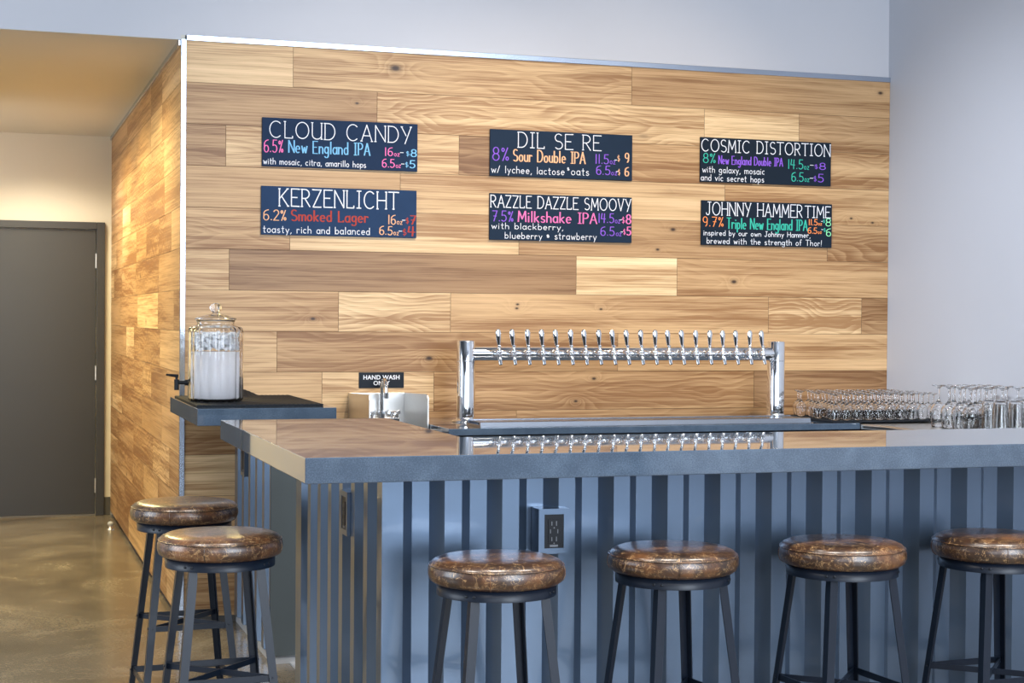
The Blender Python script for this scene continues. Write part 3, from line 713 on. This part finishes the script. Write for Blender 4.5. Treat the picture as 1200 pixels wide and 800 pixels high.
# ------------------------------------------------------------------ stroke lettering
def arc(cx, cy, rx, ry, a0, a1, n=10):
    return [(cx + rx * math.cos(math.radians(a0 + (a1 - a0) * k / n)), cy + ry * math.sin(math.radians(a0 + (a1 - a0) * k / n))) for k in range(n + 1)]
G = {
 'A': (.62, [[(0, 0), (.31, 1), (.62, 0)], [(.11, .34), (.51, .34)]]),
 'B': (.5, [[(0, 0), (0, 1)], [(0, 1), (.22, 1)] + arc(.22, .76, .22, .24, 90, -90) + [(0, .52)], [(.22, .52)] + arc(.24, .26, .26, .26, 90, -90) + [(0, 0)]]),
 'C': (.66, [arc(.36, .5, .36, .5, 48, 312, 18)]),
 'D': (.58, [[(0, 0), (0, 1)], [(0, 1), (.2, 1)] + arc(.2, .5, .38, .5, 90, -90, 14) + [(0, 0)]]),
 'E': (.46, [[(.46, 1), (0, 1), (0, 0), (.46, 0)], [(0, .52), (.36, .52)]]),
 'G': (.66, [arc(.36, .5, .36, .5, 48, 330, 18), [(.4, .45), (.68, .45), (.68, 0)]]),
 'H': (.56, [[(0, 0), (0, 1)], [(.56, 0), (.56, 1)], [(0, .5), (.56, .5)]]),
 'I': (.26, [[(.13, 0), (.13, 1)], [(0, 1), (.26, 1)], [(0, 0), (.26, 0)]]),
 'J': (.42, [[(.32, 1), (.32, .2)] + arc(.16, .2, .16, .2, 0, -170), [(.14, 1), (.46, 1)]]),
 'K': (.54, [[(0, 0), (0, 1)], [(.5, 1), (0, .42)], [(.14, .56), (.54, 0)]]),
 'L': (.44, [[(0, 1), (0, 0), (.44, 0), (.44, .12)]]),
 'M': (.7, [[(0, 0), (.06, 1), (.35, .25), (.64, 1), (.7, 0)]]),
 'N': (.58, [[(0, 0), (0, 1), (.58, 0), (.58, 1)]]),
 'O': (.74, [arc(.37, .5, .37, .5, 0, 360, 22)]),
 'P': (.46, [[(0, 0), (0, 1)], [(0, 1), (.2, 1)] + arc(.2, .74, .26, .26, 90, -90) + [(0, .48)]]),
 'R': (.5, [[(0, 0), (0, 1)], [(0, 1), (.2, 1)] + arc(.2, .74, .26, .26, 90, -90) + [(0, .48)], [(.18, .48), (.5, 0)]]),
 'S': (.5, [arc(.25, .75, .23, .25, 40, 270, 12) + arc(.25, .25, .25, .25, 90, -140, 12)[1:]]),
 'T': (.56, [[(0, 1), (.56, 1)], [(.28, 1), (.28, 0)]]),
 'U': (.54, [[(0, 1), (0, .27)] + arc(.27, .27, .27, .27, 180, 360) + [(.54, 1)], [(.54, .3), (.54, 0)]]),
 'V': (.58, [[(0, 1), (.29, 0), (.58, 1)]]),
 'W': (.8, [[(0, 1), (.2, 0), (.4, .8), (.6, 0), (.8, 1)]]),
 'Y': (.56, [[(0, 1), (.28, .45)], [(.56, 1), (.2, -.06)]]),
 'Z': (.5, [[(0, 1), (.5, 1), (0, 0), (.5, 0)]]),
 'a': (.42, [arc(.2, .28, .2, .28, 40, 360, 14), [(.4, .58), (.4, .06), (.44, 0)]]),
 'b': (.42, [[(0, 1), (0, 0)], arc(.2, .28, .2, .28, 180, -180, 14)]),
 'c': (.38, [arc(.21, .28, .2, .28, 50, 310, 12)]),
 'd': (.42, [arc(.2, .28, .2, .28, 0, 360, 14), [(.4, 1), (.4, 0)]]),
 'e': (.42, [[(.02, .3), (.4, .3)] + arc(.21, .28, .2, .28, 5, 310, 14)]),
 'f': (.3, [arc(.24, .8, .14, .2, 60, 180, 6) + [(.1, 0)], [(0, .56), (.26, .56)]]),
 'g': (.42, [arc(.2, .3, .2, .26, 0, 360, 14), [(.4, .56), (.4, -.12)] + arc(.2, -.12, .2, .2, 0, -150, 8)]),
 'h': (.4, [[(0, 1), (0, 0)], [(0, .32)] + arc(.19, .36, .19, .2, 170, 0, 8) + [(.38, 0)]]),
 'i': (.1, [[(.05, .56), (.05, 0)], [(.05, .76), (.05, .82)]]),
 'j': (.2, [[(.14, .56), (.14, -.12)] + arc(.02, -.12, .12, .16, 0, -120, 6), [(.14, .76), (.14, .82)]]),
 'k': (.4, [[(0, 1), (0, 0)], [(.36, .56), (0, .24)], [(.1, .32), (.38, 0)]]),
 'l': (.1, [[(.05, 1), (.05, 0)]]),
 'm': (.6, [[(0, .58), (0, 0)], [(0, .36)] + arc(.15, .38, .15, .18, 170, 0, 6) + [(.3, 0)], [(.3, .36)] + arc(.45, .38, .15, .18, 170, 0, 6) + [(.6, 0)]]),
 'n': (.4, [[(0, .58), (0, 0)], [(0, .34)] + arc(.19, .36, .19, .2, 170, 0, 8) + [(.38, 0)]]),
 'o': (.42, [arc(.21, .28, .2, .28, 0, 360, 14)]),
 'p': (.42, [[(0, .56), (0, -.32)], arc(.2, .28, .2, .28, 180, -180, 14)]),
 'q': (.42, [arc(.2, .28, .2, .28, 0, 360, 14), [(.4, .56), (.4, -.32)]]),
 'r': (.3, [[(0, .58), (0, 0)], [(0, .34)] + arc(.17, .36, .17, .2, 170, 40, 6)]),
 's': (.34, [arc(.17, .42, .14, .14, 40, 260, 8) + arc(.16, .14, .16, .14, 80, -150, 8)]),
 't': (.32, [[(.14, .9), (.14, .1)] + arc(.24, .1, .1, .1, 180, 290, 5), [(0, .6), (.3, .6)]]),
 'u': (.4, [[(0, .56), (0, .2)] + arc(.19, .2, .19, .2, 180, 350, 8), [(.38, .56), (.38, 0)]]),
 'v': (.38, [[(0, .56), (.19, 0), (.38, .56)]]),
 'w': (.56, [[(0, .56), (.14, 0), (.28, .46), (.42, 0), (.56, .56)]]),
 'x': (.38, [[(0, .56), (.38, 0)], [(.38, .56), (0, 0)]]),
 'y': (.4, [[(0, .56), (.2, .04)], [(.4, .56), (.1, -.32)]]),
 'z': (.36, [[(0, .56), (.36, .56), (0, 0), (.36, 0)]]),
 '0': (.5, [arc(.25, .5, .25, .5, 0, 360, 18)]),
 '1': (.14, [[(.07, 1), (.07, 0)]]),
 '2': (.5, [arc(.24, .74, .24, .26, 160, -30, 10) + [(0, 0), (.5, 0)]]),
 '4': (.5, [[(.08, 1), (0, .42), (.5, .42)], [(.38, 1), (.34, 0)]]),
 '5': (.5, [[(.46, 1), (.08, 1), (.04, .55)] + arc(.22, .3, .27, .3, 110, -140, 12)]),
 '6': (.5, [arc(.5, .62, .48, .38, 95, 170, 8) + arc(.25, .28, .24, .28, 165, 520, 16)]),
 '7': (.46, [[(0, 1), (.46, 1), (.14, 0)], [(.1, .5), (.38, .5)]]),
 '8': (.48, [arc(.24, .75, .2, .25, -90, 270, 14), arc(.24, .26, .24, .26, 90, 450, 14)]),
 '9': (.48, [arc(.23, .7, .22, .3, 0, 360, 16), [(.45, .7), (.42, .2), (.3, 0)]]),
 '%': (.5, [[(.44, 1), (.08, 0)], arc(.1, .82, .09, .13, 0, 360, 8), arc(.4, .16, .09, .13, 0, 360, 8)]),
 '$': (.34, [arc(.17, .68, .15, .16, 40, 270, 8) + arc(.17, .34, .17, .18, 90, -140, 8), [(.17, .98), (.17, .02)]]),
 ',': (.1, [[(.08, .04), (.0, -.16)]]), '.': (.08, [[(.04, .02), (.04, .07)]]), '/': (.3, [[(0, 0), (.3, 1)]]), '-': (.22, [[(0, .5), (.22, .5)]]),
 "!": (.1, [[(.08, 1), (.05, .25)], [(.04, .0), (.04, .05)]]), ' ': (.30, []),
}
def text_strokes(txt, space=.20, serif=False, small=()):
    """-> list of polylines in em units and the total width; letters in small are drawn at 55 per cent"""
    x = 0; out = []; sm_ = []
    for k, ch in enumerate(txt):
        w, st = G[ch]
        sc = (0.78 if ch == '$' else 0.60) if k in small else 1.0; n0 = len(out)
        for s_ in st:
            out.append([(x + px * sc, py * sc) for px, py in s_])
        if serif and ch in 'ABDEHKLMNPRTUVWYZ':
            for s_ in st:
                if ch in 'BDEPR' and s_ is not st[0]: continue
                for e in ((s_[0],) if ch in 'Z' else (s_[0], s_[-1])):
                    if abs(e[1]) < .02 or abs(e[1] - 1) < .02: out.append([(x + e[0] - .05, e[1]), (x + e[0] + .05, e[1])])
        sm_ += [k in small] * (len(out) - n0)
        x += (w + space) * sc
    return out, x - space, sm_
def ribbon(m, pts, w, to3, lift):
    for i in range(len(pts) - 1):
        a = Vector(pts[i]); b = Vector(pts[i + 1]); d = b - a
        if d.length < 1e-7: continue
        d.normalize(); n = Vector((-d.y, d.x)) * w / 2; e = d * w * 0.32
        q = [a - e - n, b + e - n, b + e + n, a - e + n]
        ribbon.k = (ribbon.k + 1) % 45
        m.add([to3(p.x, p.y, lift + ribbon.k * 2.2e-5) for p in q], [(0, 1, 2, 3)])
ribbon.k = 0
rt = random.Random(11)
def write(m, txt, x0, x1, z0, z1, w, to3, serif=False, small=(), bold=0.0, lift=0.0, jit=0.0):
    st, tw_, sm_ = text_strokes(txt, serif=serif, small=small)
    sx_ = (x1 - x0) / tw_; sy = (z1 - z0)
    for s_, small_ in zip(st, sm_):
        j = (rt.uniform(-jit, jit), rt.uniform(-jit, jit))
        pts = [(x0 + px * sx_ + j[0], z0 + py * sy + j[1]) for px, py in s_]
        ribbon(m, pts, w * (0.75 if small_ else 1), to3, lift)
        if bold and not small_: ribbon(m, [(a + bold, b) for a, b in pts], w, to3, lift)

BWID, BH = 0.762, 0.232
def menu_board(x, z, label, mat, lines, tilt=0.0):
    t = empty('menu_board', (x, -0.016, z)); tag(t, label, 'menu board', 'hand-lettered beer boards on the plank wall')
    m = MB(); m.rbox(0, BWID, -0.012, -0.0008, -BH, 0, 0.0012); m.build('panel', mat, t)
    to3 = lambda a, b, l: (a, -0.0123 - l, b)
    for i, (nm, col, th, serif, bold, items) in enumerate(lines):
        for it in items:
            m = MB()
            txt, u0, u1, vb, vt = it[:5]; small = it[5] if len(it) > 5 else ()
            write(m, txt, u0 * BWID, u1 * BWID, -vb * BH, -vt * BH, th, to3, serif, small, bold, 0.0001 * (i % 4), jit=0.0006)
            m.build(nm, CH[col], t, fix=False)
    return t
T_, S_, D_ = 0.0044, 0.0038, 0.0032
menu_board(0.379, 2.396, 'navy chalkboard headed CLOUD CANDY, upper left of the six boards', M_board, [
  ('title_lettering', 'white', T_, True, 0, [('CLOUD CANDY', .047, .955, .405, .07)]),
  ('style_lettering', 'blue', S_, False, .003, [('New England IPA', .165, .685, .70, .45), ('$8', .925, .99, .685, .54, (0,)), ('$5', .92, .98, .925, .77, (0,))]),
  ('strength_lettering', 'pink', S_, False, .0012, [('6.5%', .012, .13, .71, .46), ('16oz', .785, .875, .69, .52, (2, 3)), ('6.5oz', .768, .885, .93, .76, (3, 4))]),
  ('description_lettering', 'white', D_, False, 0, [('with mosaic, citra, amarillo hops', .008, .662, .955, .83), ('-', .885, .905, .68, .54), ('-', .892, .912, .92, .78)])])
menu_board(0.376, 2.071, 'navy chalkboard headed KERZENLICHT with red beer style lettering', M_board4, [
  ('title_lettering', 'white', T_ * 1.25, True, 0, [('KERZENLICHT', .114, .876, .405, .05)]),
  ('style_lettering', 'red', S_ * 1.2, False, .0035, [('Smoked Lager', .188, .678, .70, .48), ('$7', .93, .99, .71, .53, (0,)), ('$4', .91, .985, .96, .76, (0,))]),
  ('strength_lettering', 'peach', S_, False, .0012, [('6.2%', .015, .155, .70, .49), ('16oz', .812, .90, .72, .53, (2, 3)), ('6.5oz', .757, .878, .945, .77, (3, 4))]),
  ('description_lettering', 'white', D_ * 1.1, False, 0, [('toasty, rich and balanced', .012, .692, .955, .81), ('-', .905, .925, .72, .54), ('-', .884, .904, .94, .78)])])
menu_board(1.513, 2.390, 'dark chalkboard headed DIL SE RE, upper middle of the six boards', M_board3, [
  ('title_lettering', 'white', T_, True, 0, [('DIL SE RE', .193, .77, .37, .045)]),
  ('style_lettering', 'peach', S_, False, .0035, [('Sour Double IPA', .158, .66, .67, .42), ('$ 9', .893, .972, .60, .40, (0,)), ('$ 6', .898, .972, .90, .71, (0,))]),
  ('strength_lettering', 'purple', S_, False, .0015, [('8%', .017, .124, .67, .39), ('11.5oz', .735, .872, .65, .45, (4, 5)), ('6.5oz', .742, .884, .89, .70, (3, 4))]),
  ('description_lettering', 'white', D_, False, 0, [('w/ lychee, lactose', .01, .515, .93, .78), ('$', .535, .548, .83, .76), ('oats', .565, .69, .92, .76), ('-', .872, .888, .62, .5), ('-', .884, .898, .86, .76)])])
menu_board(1.513, 2.072, 'dark chalkboard headed RAZZLE DAZZLE SMOOVY in the lower middle', M_board3, [
  ('title_lettering', 'white', T_, True, 0, [('RAZZLE DAZZLE SMOOVY', .008, .992, .30, .045)]),
  ('style_lettering', 'pink', S_, False, .0035, [('Milkshake IPA', .195, .745, .60, .37), ('$8', .93, .99, .58, .38, (0,)), ('$5', .94, .99, .83, .65, (0,))]),
  ('strength_lettering', 'purple', S_, False, .0012, [('7.5%', .02, .16, .60, .38), ('14.5oz', .76, .91, .57, .37, (4, 5)), ('6.5oz', .777, .92, .85, .66, (3, 4))]),
  ('description_lettering', 'white', D_, False, 0, [('with blackberry,', .015, .51, .76, .63), ('blueberry', .107, .362, .965, .83), ('$', .395, .412, .93, .86), ('strawberry', .452, .745, .955, .81), ('-', .912, .928, .56, .44), ('-', .922, .936, .82, .7)])])
menu_board(2.656, 2.398, 'near-black chalkboard headed COSMIC DISTORTION, top right of the six', M_board2, [
  ('title_lettering', 'white', T_, True, 0, [('COSMIC DISTORTION', .008, .992, .315, .045)]),
  ('style_lettering', 'purple', S_ * .9, False, .002, [('New England Double IPA', .135, .622, .585, .40), ('$8', .87, .955, .62, .47, (0,)), ('$5', .865, .94, .91, .73, (0,))]),
  ('strength_lettering', 'teal', S_, False, .0012, [('8%', .02, .11, .57, .36), ('14.5oz', .665, .822, .63, .42, (4, 5)), ('6.5oz', .692, .825, .91, .71, (3, 4))]),
  ('description_lettering', 'white', D_, False, 0, [('with galaxy, mosaic', .015, .485, .785, .645), ('and vic secret hops', .005, .48, .965, .83), ('-', .835, .86, .6, .46), ('-', .835, .858, .9, .76)])])
menu_board(2.665, 2.071, 'near-black chalkboard headed JOHNNY HAMMER TIME, bottom right of the six', M_board2, [
  ('title_lettering', 'white', T_, True, 0, [('JOHNNY HAMMER', .035, .765, .325, .04), ('TIME', .79, .985, .315, .06)]),
  ('style_lettering', 'teal', S_, False, .003, [('Triple New England IPA', .19, .805, .62, .38)]),
  ('strength_lettering', 'orange', S_, False, .0012, [('9.7%', .01, .163, .58, .37), ('11.5oz', .818, .915, .49, .36, (4, 5)), ('6.5oz', .812, .915, .68, .55, (3, 4))]),
  ('price_lettering', 'mint', S_, False, .001, [('8', .952, .99, .50, .33), ('6', .955, .99, .73, .56)]),
  ('currency_lettering', 'teal', D_ * .8, False, 0, [('$', .930, .945, .44, .35), ('$', .935, .95, .64, .55)]),
  ('description_lettering', 'white', D_ * .92, False, 0, [('inspired by our own Johnny Hammer,', .015, .83, .78, .665), ('brewed with the strength of Thor!', .042, .92, .965, .835), ('-', .917, .928, .44, .36), ('-', .918, .93, .62, .55)])])

# hand wash sign
hw = empty('hand_wash_sign', (0.857, -0.016, 1.105)); tag(hw, 'small black HAND WASH ONLY sign on the planks above the hand sink', 'sign')
m = MB(); m.rbox(0, 0.225, -0.004, -0.0008, 0, 0.077, 0.0012); m.build('plate', M_sign, hw)
def font_text(txt, size, cx, z, name, parent, y=-0.0044):
    cu = bpy.data.curves.new(name, 'FONT'); cu.body = txt; cu.size = size; cu.align_x = 'CENTER'; cu.offset = 0.0007; cu.extrude = 0.0001; cu.space_character = 1.06
    o = bpy.data.objects.new(name, cu); COL.objects.link(o)
    bpy.context.view_layer.update()
    me = bpy.data.meshes.new_from_object(o.evaluated_get(bpy.context.evaluated_depsgraph_get()))
    bpy.data.objects.remove(o); me.materials.clear(); me.materials.append(CH['white'])
    o = bpy.data.objects.new(name, me); COL.objects.link(o); o.parent = parent; o.location = (cx, y, z); o.rotation_euler = (PI / 2, 0, 0)
font_text('HAND WASH', 0.0290, 0.1125, 0.0425, 'lettering', hw)
font_text('ONLY', 0.0290, 0.1125, 0.0145, 'lettering', hw)

# ------------------------------------------------------------------ glasses
def stem_glass(h, rb, name, label, group, s=1.0):
    """upturned stemmed tulip glass: rim on the mat, foot on top"""
    hb = h * 0.60
    o_ = [(rb * .74, 0.0), (rb * .84, h * .06), (rb * .97, h * .22), (rb, h * .34), (rb * .90, h * .46), (rb * .60, h * .555), (rb * .22, h * .61), (0.0055, h * .66), (0.0045, h * .78), (0.0055, h * .90), (rb * .35, h * .955), (rb * .80, h * .985), (rb * .80, h), (0.0003, h)]
    i_ = [(0.0003, h * .575), (rb * .2, h * .57), (rb * .54, h * .52), (rb * .84, h * .435), (rb * .93, h * .34), (rb * .90, h * .22), (rb * .77, h * .06), (rb * .69, 0.0), (rb * .74, 0.0)]
    m = MB(); m.lathe(i_ + o_[1:], 20, cap=False)
    o = m.build(name, M_glass); tag(o, label, 'glass', group); return o
ZG = 0.957 + 0.0105
g0 = stem_glass(0.128, 0.0272, 'tasting_glass', 'small upturned stemmed glass among the rows on the right black mat', 'small tasting glasses upturned on the black mat')
first = True; rg = random.Random(21)
for r_ in range(6):
    for c in range(11):
        x = 3.052 + c * 0.0600 + (0.03 if r_ % 2 else 0); y = -0.755 + r_ * 0.088
        if x > 3.645 - 0: continue
        o = g0 if first else g0.copy()
        if not first: COL.objects.link(o)
        first = False
        o.location = (x + rg.uniform(-.0012, .0012), y + rg.uniform(-.003, .003), ZG); o.rotation_euler = (0, 0, rg.uniform(0, 6))
gb = stem_glass(0.200, 0.040, 'beer_goblet', 'large upturned stemmed beer glass in the right corner behind the bar', 'large upturned stemmed glasses in the corner')
first = True
for r_ in range(4):
    for c in range(4):
        x = 3.430 + c * 0.084; y = -1.32 + r_ * 0.088
        o = gb if first else gb.copy()
        if not first: COL.objects.link(o)
        first = False
        o.location = (x, y, 0.9505); o.rotation_euler = (0, 0, rg.uniform(0, 6))
m = MB()
m.lathe([(0.0003, .139), (0.024, .139), (0.0265, .130), (0.036, 0.006), (0.0365, 0.0), (0.0385, 0.0), (0.0385, 0.004), (0.030, 0.142), (0.027, 0.148), (0.0003, 0.148)], 20, cap=False)
tb = m.build('tumbler', M_glass); tag(tb, 'upturned straight tumbler standing in front of the large stemmed glasses', 'glass', 'upturned tumblers in the right corner')
first = True
for r_ in range(2):
    for c in range(4):
        o = tb if first else tb.copy()
        if not first: COL.objects.link(o)
        first = False
        o.location = (3.455 + c * 0.082, -1.425 - r_ * 0.085, 0.9505)

# ------------------------------------------------------------------ stools
def make_stool():
    t = empty('bar_stool')
    R_ = 0.192; zt = 0.786; zb = 0.712
    # cushion: lower band, seam, domed top
    pr = [(0.0003, zb), (0.150, zb), (0.176, zb + 0.002), (0.187, zb + 0.010), (R_, zb + 0.024), (R_ - .0005, zb + 0.040), (R_ - 0.005, zb + 0.0505)]
    m = MB(); m.lathe(pr, 72, cap=False)
    top = [(R_ - 0.005, zb + 0.0505), (R_ - 0.006, zb + 0.054), (R_ - 0.013, zb + 0.062), (R_ - 0.030, zb + 0.069), (R_ - 0.06, zb + 0.073), (0.08, zb + 0.0745), (0.0003, zb + 0.075)]
    m.lathe(top, 72, cap=False)
    cu = m.build('seat', M_leather, t, fix=True)
    m = MB(); m.lathe([(R_ - 0.004 + 0.0022 * math.cos(a), zb + 0.0515 + 0.0022 * math.sin(a)) for a in [k * PI / 4 for k in range(9)]], 72, cap=False)
    m.build('piping', M_leather, cu)
    m = MB()
    for k in range(4):
        a = math.radians(20 + 90 * k)
        pts = [(r * math.cos(a), r * math.sin(a), z) for r, z in ((0.1765, zb + 0.002), (0.1875, zb + 0.010), (R_ + .0003, zb + 0.024), (R_, zb + 0.040), (R_ - 0.0045, zb + 0.0505))]
        m.tube(pts, 0.0014, 6)
    m.build('side_seams', M_leather, cu)
    m = MB(); m.lathe([(0.168, zb - 0.030), (0.168, zb - 0.001), (0.1655, zb - 0.001), (0.1655, zb - 0.030), (0.168, zb - 0.030)], 64, cap=False)
    m.lathe([(0.166, zb - 0.004), (0.166, zb - 0.0002), (0.0003, zb - 0.0002), (0.0003, zb - 0.004), (0.166, zb - 0.004)], 48, cap=False)
    ring = m.build('seat_ring', M_frame, t)
    def legpos(k, z):
        s = (zb - 0.003 - z) / (zb - 0.003); r = 0.160 + 0.098 * s
        return Vector((r * math.cos(k * PI / 2), r * math.sin(k * PI / 2), z))
    for k in range(4):
        a = k * PI / 2
        d1 = Vector((math.cos(a + 0.75 * PI), math.sin(a + 0.75 * PI), 0)); d2 = Vector((math.cos(a - 0.75 * PI), math.sin(a - 0.75 * PI), 0))
        vs = []
        zs = [0.0, 0.35, 0.62, 0.66, zb - 0.0045]; ws = [0.022, 0.025, 0.027, 0.027, 0.022]
        th = 0.0035
        for z, w_ in zip(zs, ws):
            c = legpos(k, z) - Vector((math.cos(a), math.sin(a), 0)) * 0.0005
            vs += [c, c + d1 * w_, c + d1 * w_ + d2 * th, c + d1 * th + d2 * th, c + d2 * w_ + d1 * th, c + d2 * w_]
        n = len(zs); fs = [(0, 1, 2, 3), (0, 3, 4, 5), (6 * (n - 1), 6 * (n - 1) + 3, 6 * (n - 1) + 2, 6 * (n - 1) + 1), (6 * (n - 1), 6 * (n - 1) + 5, 6 * (n - 1) + 4, 6 * (n - 1) + 3)]
        for i in range(n - 1):
            for j in range(6): fs.append((i * 6 + j, i * 6 + (j + 1) % 6, (i + 1) * 6 + (j + 1) % 6, (i + 1) * 6 + j))
        m = MB(); m.add(vs, fs); lg = m.build('leg', M_frame, t)
        m = MB()
        for off in (-0.012, 0.012):
            q = a + off / 0.168 * 1.0
            m.lathe([(0.0001, 0), (0.0042, 0), (0.0042, 0.0018), (0.0028, 0.003), (0.0001, 0.0032)], 10, Matrix.Translation((0.168 * math.cos(q), 0.168 * math.sin(q), zb - 0.016)) @ Matrix.Rotation(q, 4, 'Z') @ Matrix.Rotation(PI / 2, 4, 'Y'), cap=False)
        for z in (0.352, 0.152):
            c = legpos(k, z) + (d1 * 0.5 + Vector((math.cos(a - PI / 4), math.sin(a - PI / 4), 0)) * 0) * 0.028
            for dd, nn in ((d1, Vector((math.cos(a + PI / 4), math.sin(a + PI / 4), 0))), (d2, Vector((math.cos(a - PI / 4), math.sin(a - PI / 4), 0)))):
                p = legpos(k, z) + dd * 0.014
                m.tube([p, p + nn * 0.003], 0.004, 8)
        m.build('bolts', M_bolt, lg)
    def inset(k, z, d=0.012):
        p = legpos(k, z); return p - Vector((math.cos(k * PI / 2), math.sin(k * PI / 2), 0)) * d
    for (i, j) in ((0, 1), (2, 3)):
        m = MB(); m.bar(inset(i, 0.35), inset(j, 0.35), 0.020, 0.004); m.build('rail', M_frame, t)
    m = MB(); m.bar(inset(0, 0.350), inset(2, 0.350), 0.018, 0.004); m.build('cross_brace', M_frame, t)
    m = MB(); m.bar(inset(1, 0.350, 0.012), (0.003, 0.0, 0.350), 0.018, 0.004); m.bar((0.003, 0.0, 0.350), inset(3, 0.350), 0.018, 0.004)
    xb = m.build('cross_brace', M_frame, t)
    for k in range(4):
        m = MB(); m.bar(inset(k, 0.15), inset((k + 1) % 4, 0.15), 0.022, 0.004); m.build('footrest_rail', M_frame, t)
    return t
proto = make_stool()
stools = [(-0.183, -1.80, 48, 'brown leather bar stool standing nearest the hall doorway, behind its twin'),
          (-0.177, -2.69, 48, 'brown leather bar stool just off the left bar corner, overlapping the farther one'),
          (0.492, -3.405, -42.5, 'brown leather bar stool below the boxy outlet on the bar front'),
          (1.052, -3.350, -38, 'brown leather bar stool directly right of the one by the outlet'),
          (1.610, -3.355, -41, 'brown leather bar stool on the bar front, second from the cropped stool'),
          (2.150, -3.350, 48, 'brown leather bar stool at the right end, cut off by the picture edge')]
for i, (x, y, r, lab) in enumerate(stools):
    o = proto if i == 0 else copy_tree(proto)
    o.location = (x, y, 0); o.rotation_euler = (0, 0, math.radians(r))
    tag(o, lab, 'bar stool', 'round leather bar stools along the bar')

# ------------------------------------------------------------------ lights
def area(name, loc, target, sx_, sy_, power, col, spread=180):
    l = bpy.data.lights.new(name, 'AREA'); l.shape = 'RECTANGLE'; l.size = sx_; l.size_y = sy_; l.energy = power; l.color = col; l.spread = math.radians(spread)
    o = bpy.data.objects.new(name, l); COL.objects.link(o); o.location = loc
    o.rotation_euler = (Vector(target) - Vector(loc)).to_track_quat('-Z', 'Y').to_euler()
    return o
COOL = (0.78, 0.88, 1.0)
area('rear_window_daylight', (-2.6, -10.3, 2.35), (-2.6, 0, 2.35), 2.6, 3.0, 90, COOL)
area('rear_window_daylight', (1.9, -10.3, 2.8), (1.9, 0, 2.8), 3.5, 4.0, 430, COOL)
area('window_or_hall_fill', (-5.1, -2.35, 2.0), (0, -2.35, 2.0), 2.5, 2.6, 120, COOL)
for x in (-2.6, 0.2, 2.6):
    for y in (-4.2, -7.2):
        area('ceiling_fixture', (x, y, 4.9), (x, y, 0), 1.2, 0.3, 80 if x < -2 else 45, (1.0, 0.94, 0.86), 110)
def spot(loc, target, power, col, ang=100, blend=0.6, r=0.06):
    l = bpy.data.lights.new('ceiling_or_fill_spot', 'SPOT'); l.energy = power; l.color = col; l.spot_size = math.radians(ang); l.spot_blend = blend; l.shadow_soft_size = r
    o = bpy.data.objects.new('ceiling_or_fill_spot', l); COL.objects.link(o); o.location = loc
    o.rotation_euler = (Vector(target) - Vector(loc)).to_track_quat('-Z', 'Y').to_euler()
WARM = (1.0, 0.79, 0.36)
def track(loc, target, power, col, ang, r=0.05):
    o = spot(loc, target, power, col, ang, 1.0, r); return o
for y in (0.75, 1.9, 3.0):
    spot((-0.66, y, 2.735), (-0.66, y, 0), 200, WARM, 168, 0.8, 0.14)
spot((-0.50, 3.60, 2.735), (-0.50, 3.80, 0), 82, (1.0, 0.88, 0.72), 135, 0.6, 0.10)
area('window_or_hall_fill', (-1.90, 2.9, 1.6), (-1.0, 3.9, 1.5), 1.0, 1.4, 20, COOL)  # added cool fill beside the hall's left wall, no window there
for x, TR in ((0.9, (1.0, 0.88, 0.74)), (2.1, (1.0, 0.80, 0.56)), (3.3, (1.0, 0.74, 0.44))):
    spot((x + 0.5, -2.7, 4.7), (x - 0.1, 0.0, 1.0), 330 if x < 3 else 250, TR, 56, 1.0, 0.08)  # track spots above the bar, aimed at the plank wall
spot((-0.4, -3.2, 4.5), (W, -0.9, 1.1), 900, (0.86, 0.92, 1.0), 40, 1.0, 0.10)  # added cool fill to brighten the lower right wall, not a known fixture

w = bpy.data.worlds.new('world'); S.world = w; w.use_nodes = True
w.node_tree.nodes['Background'].inputs[0].default_value = (0.75, 0.85, 1.0, 1); w.node_tree.nodes['Background'].inputs[1].default_value = 0.6

# ------------------------------------------------------------------ camera
f, yaw, pit, rol, cx_, cy_, cz_ = 1890.9748, 18.0866, -0.8173, 0.4396, -0.8697, -7.6976, 1.4491
a, b_, c_ = map(math.radians, (yaw, pit, rol))
fw = Vector((math.sin(a) * math.cos(b_), math.cos(a) * math.cos(b_), math.sin(b_)))
r = fw.cross(Vector((0, 0, 1))).normalized(); u = r.cross(fw)
r2 = r * math.cos(c_) + u * math.sin(c_); u2 = -r * math.sin(c_) + u * math.cos(c_)
cam = bpy.data.cameras.new('camera'); cam.sensor_width = 36; cam.lens = f / 1200 * 36; cam.clip_start = 0.05; cam.clip_end = 60
co = bpy.data.objects.new('camera', cam); COL.objects.link(co)
co.matrix_world = Matrix.Translation((cx_, cy_, cz_)) @ Matrix((r2, u2, -fw)).transposed().to_4x4()
S.camera = co
S.view_settings.view_transform = 'Standard'; S.view_settings.look = 'None'; S.view_settings.gamma = 1; S.view_settings.use_curve_mapping = False
S.view_settings.exposure = 0.17
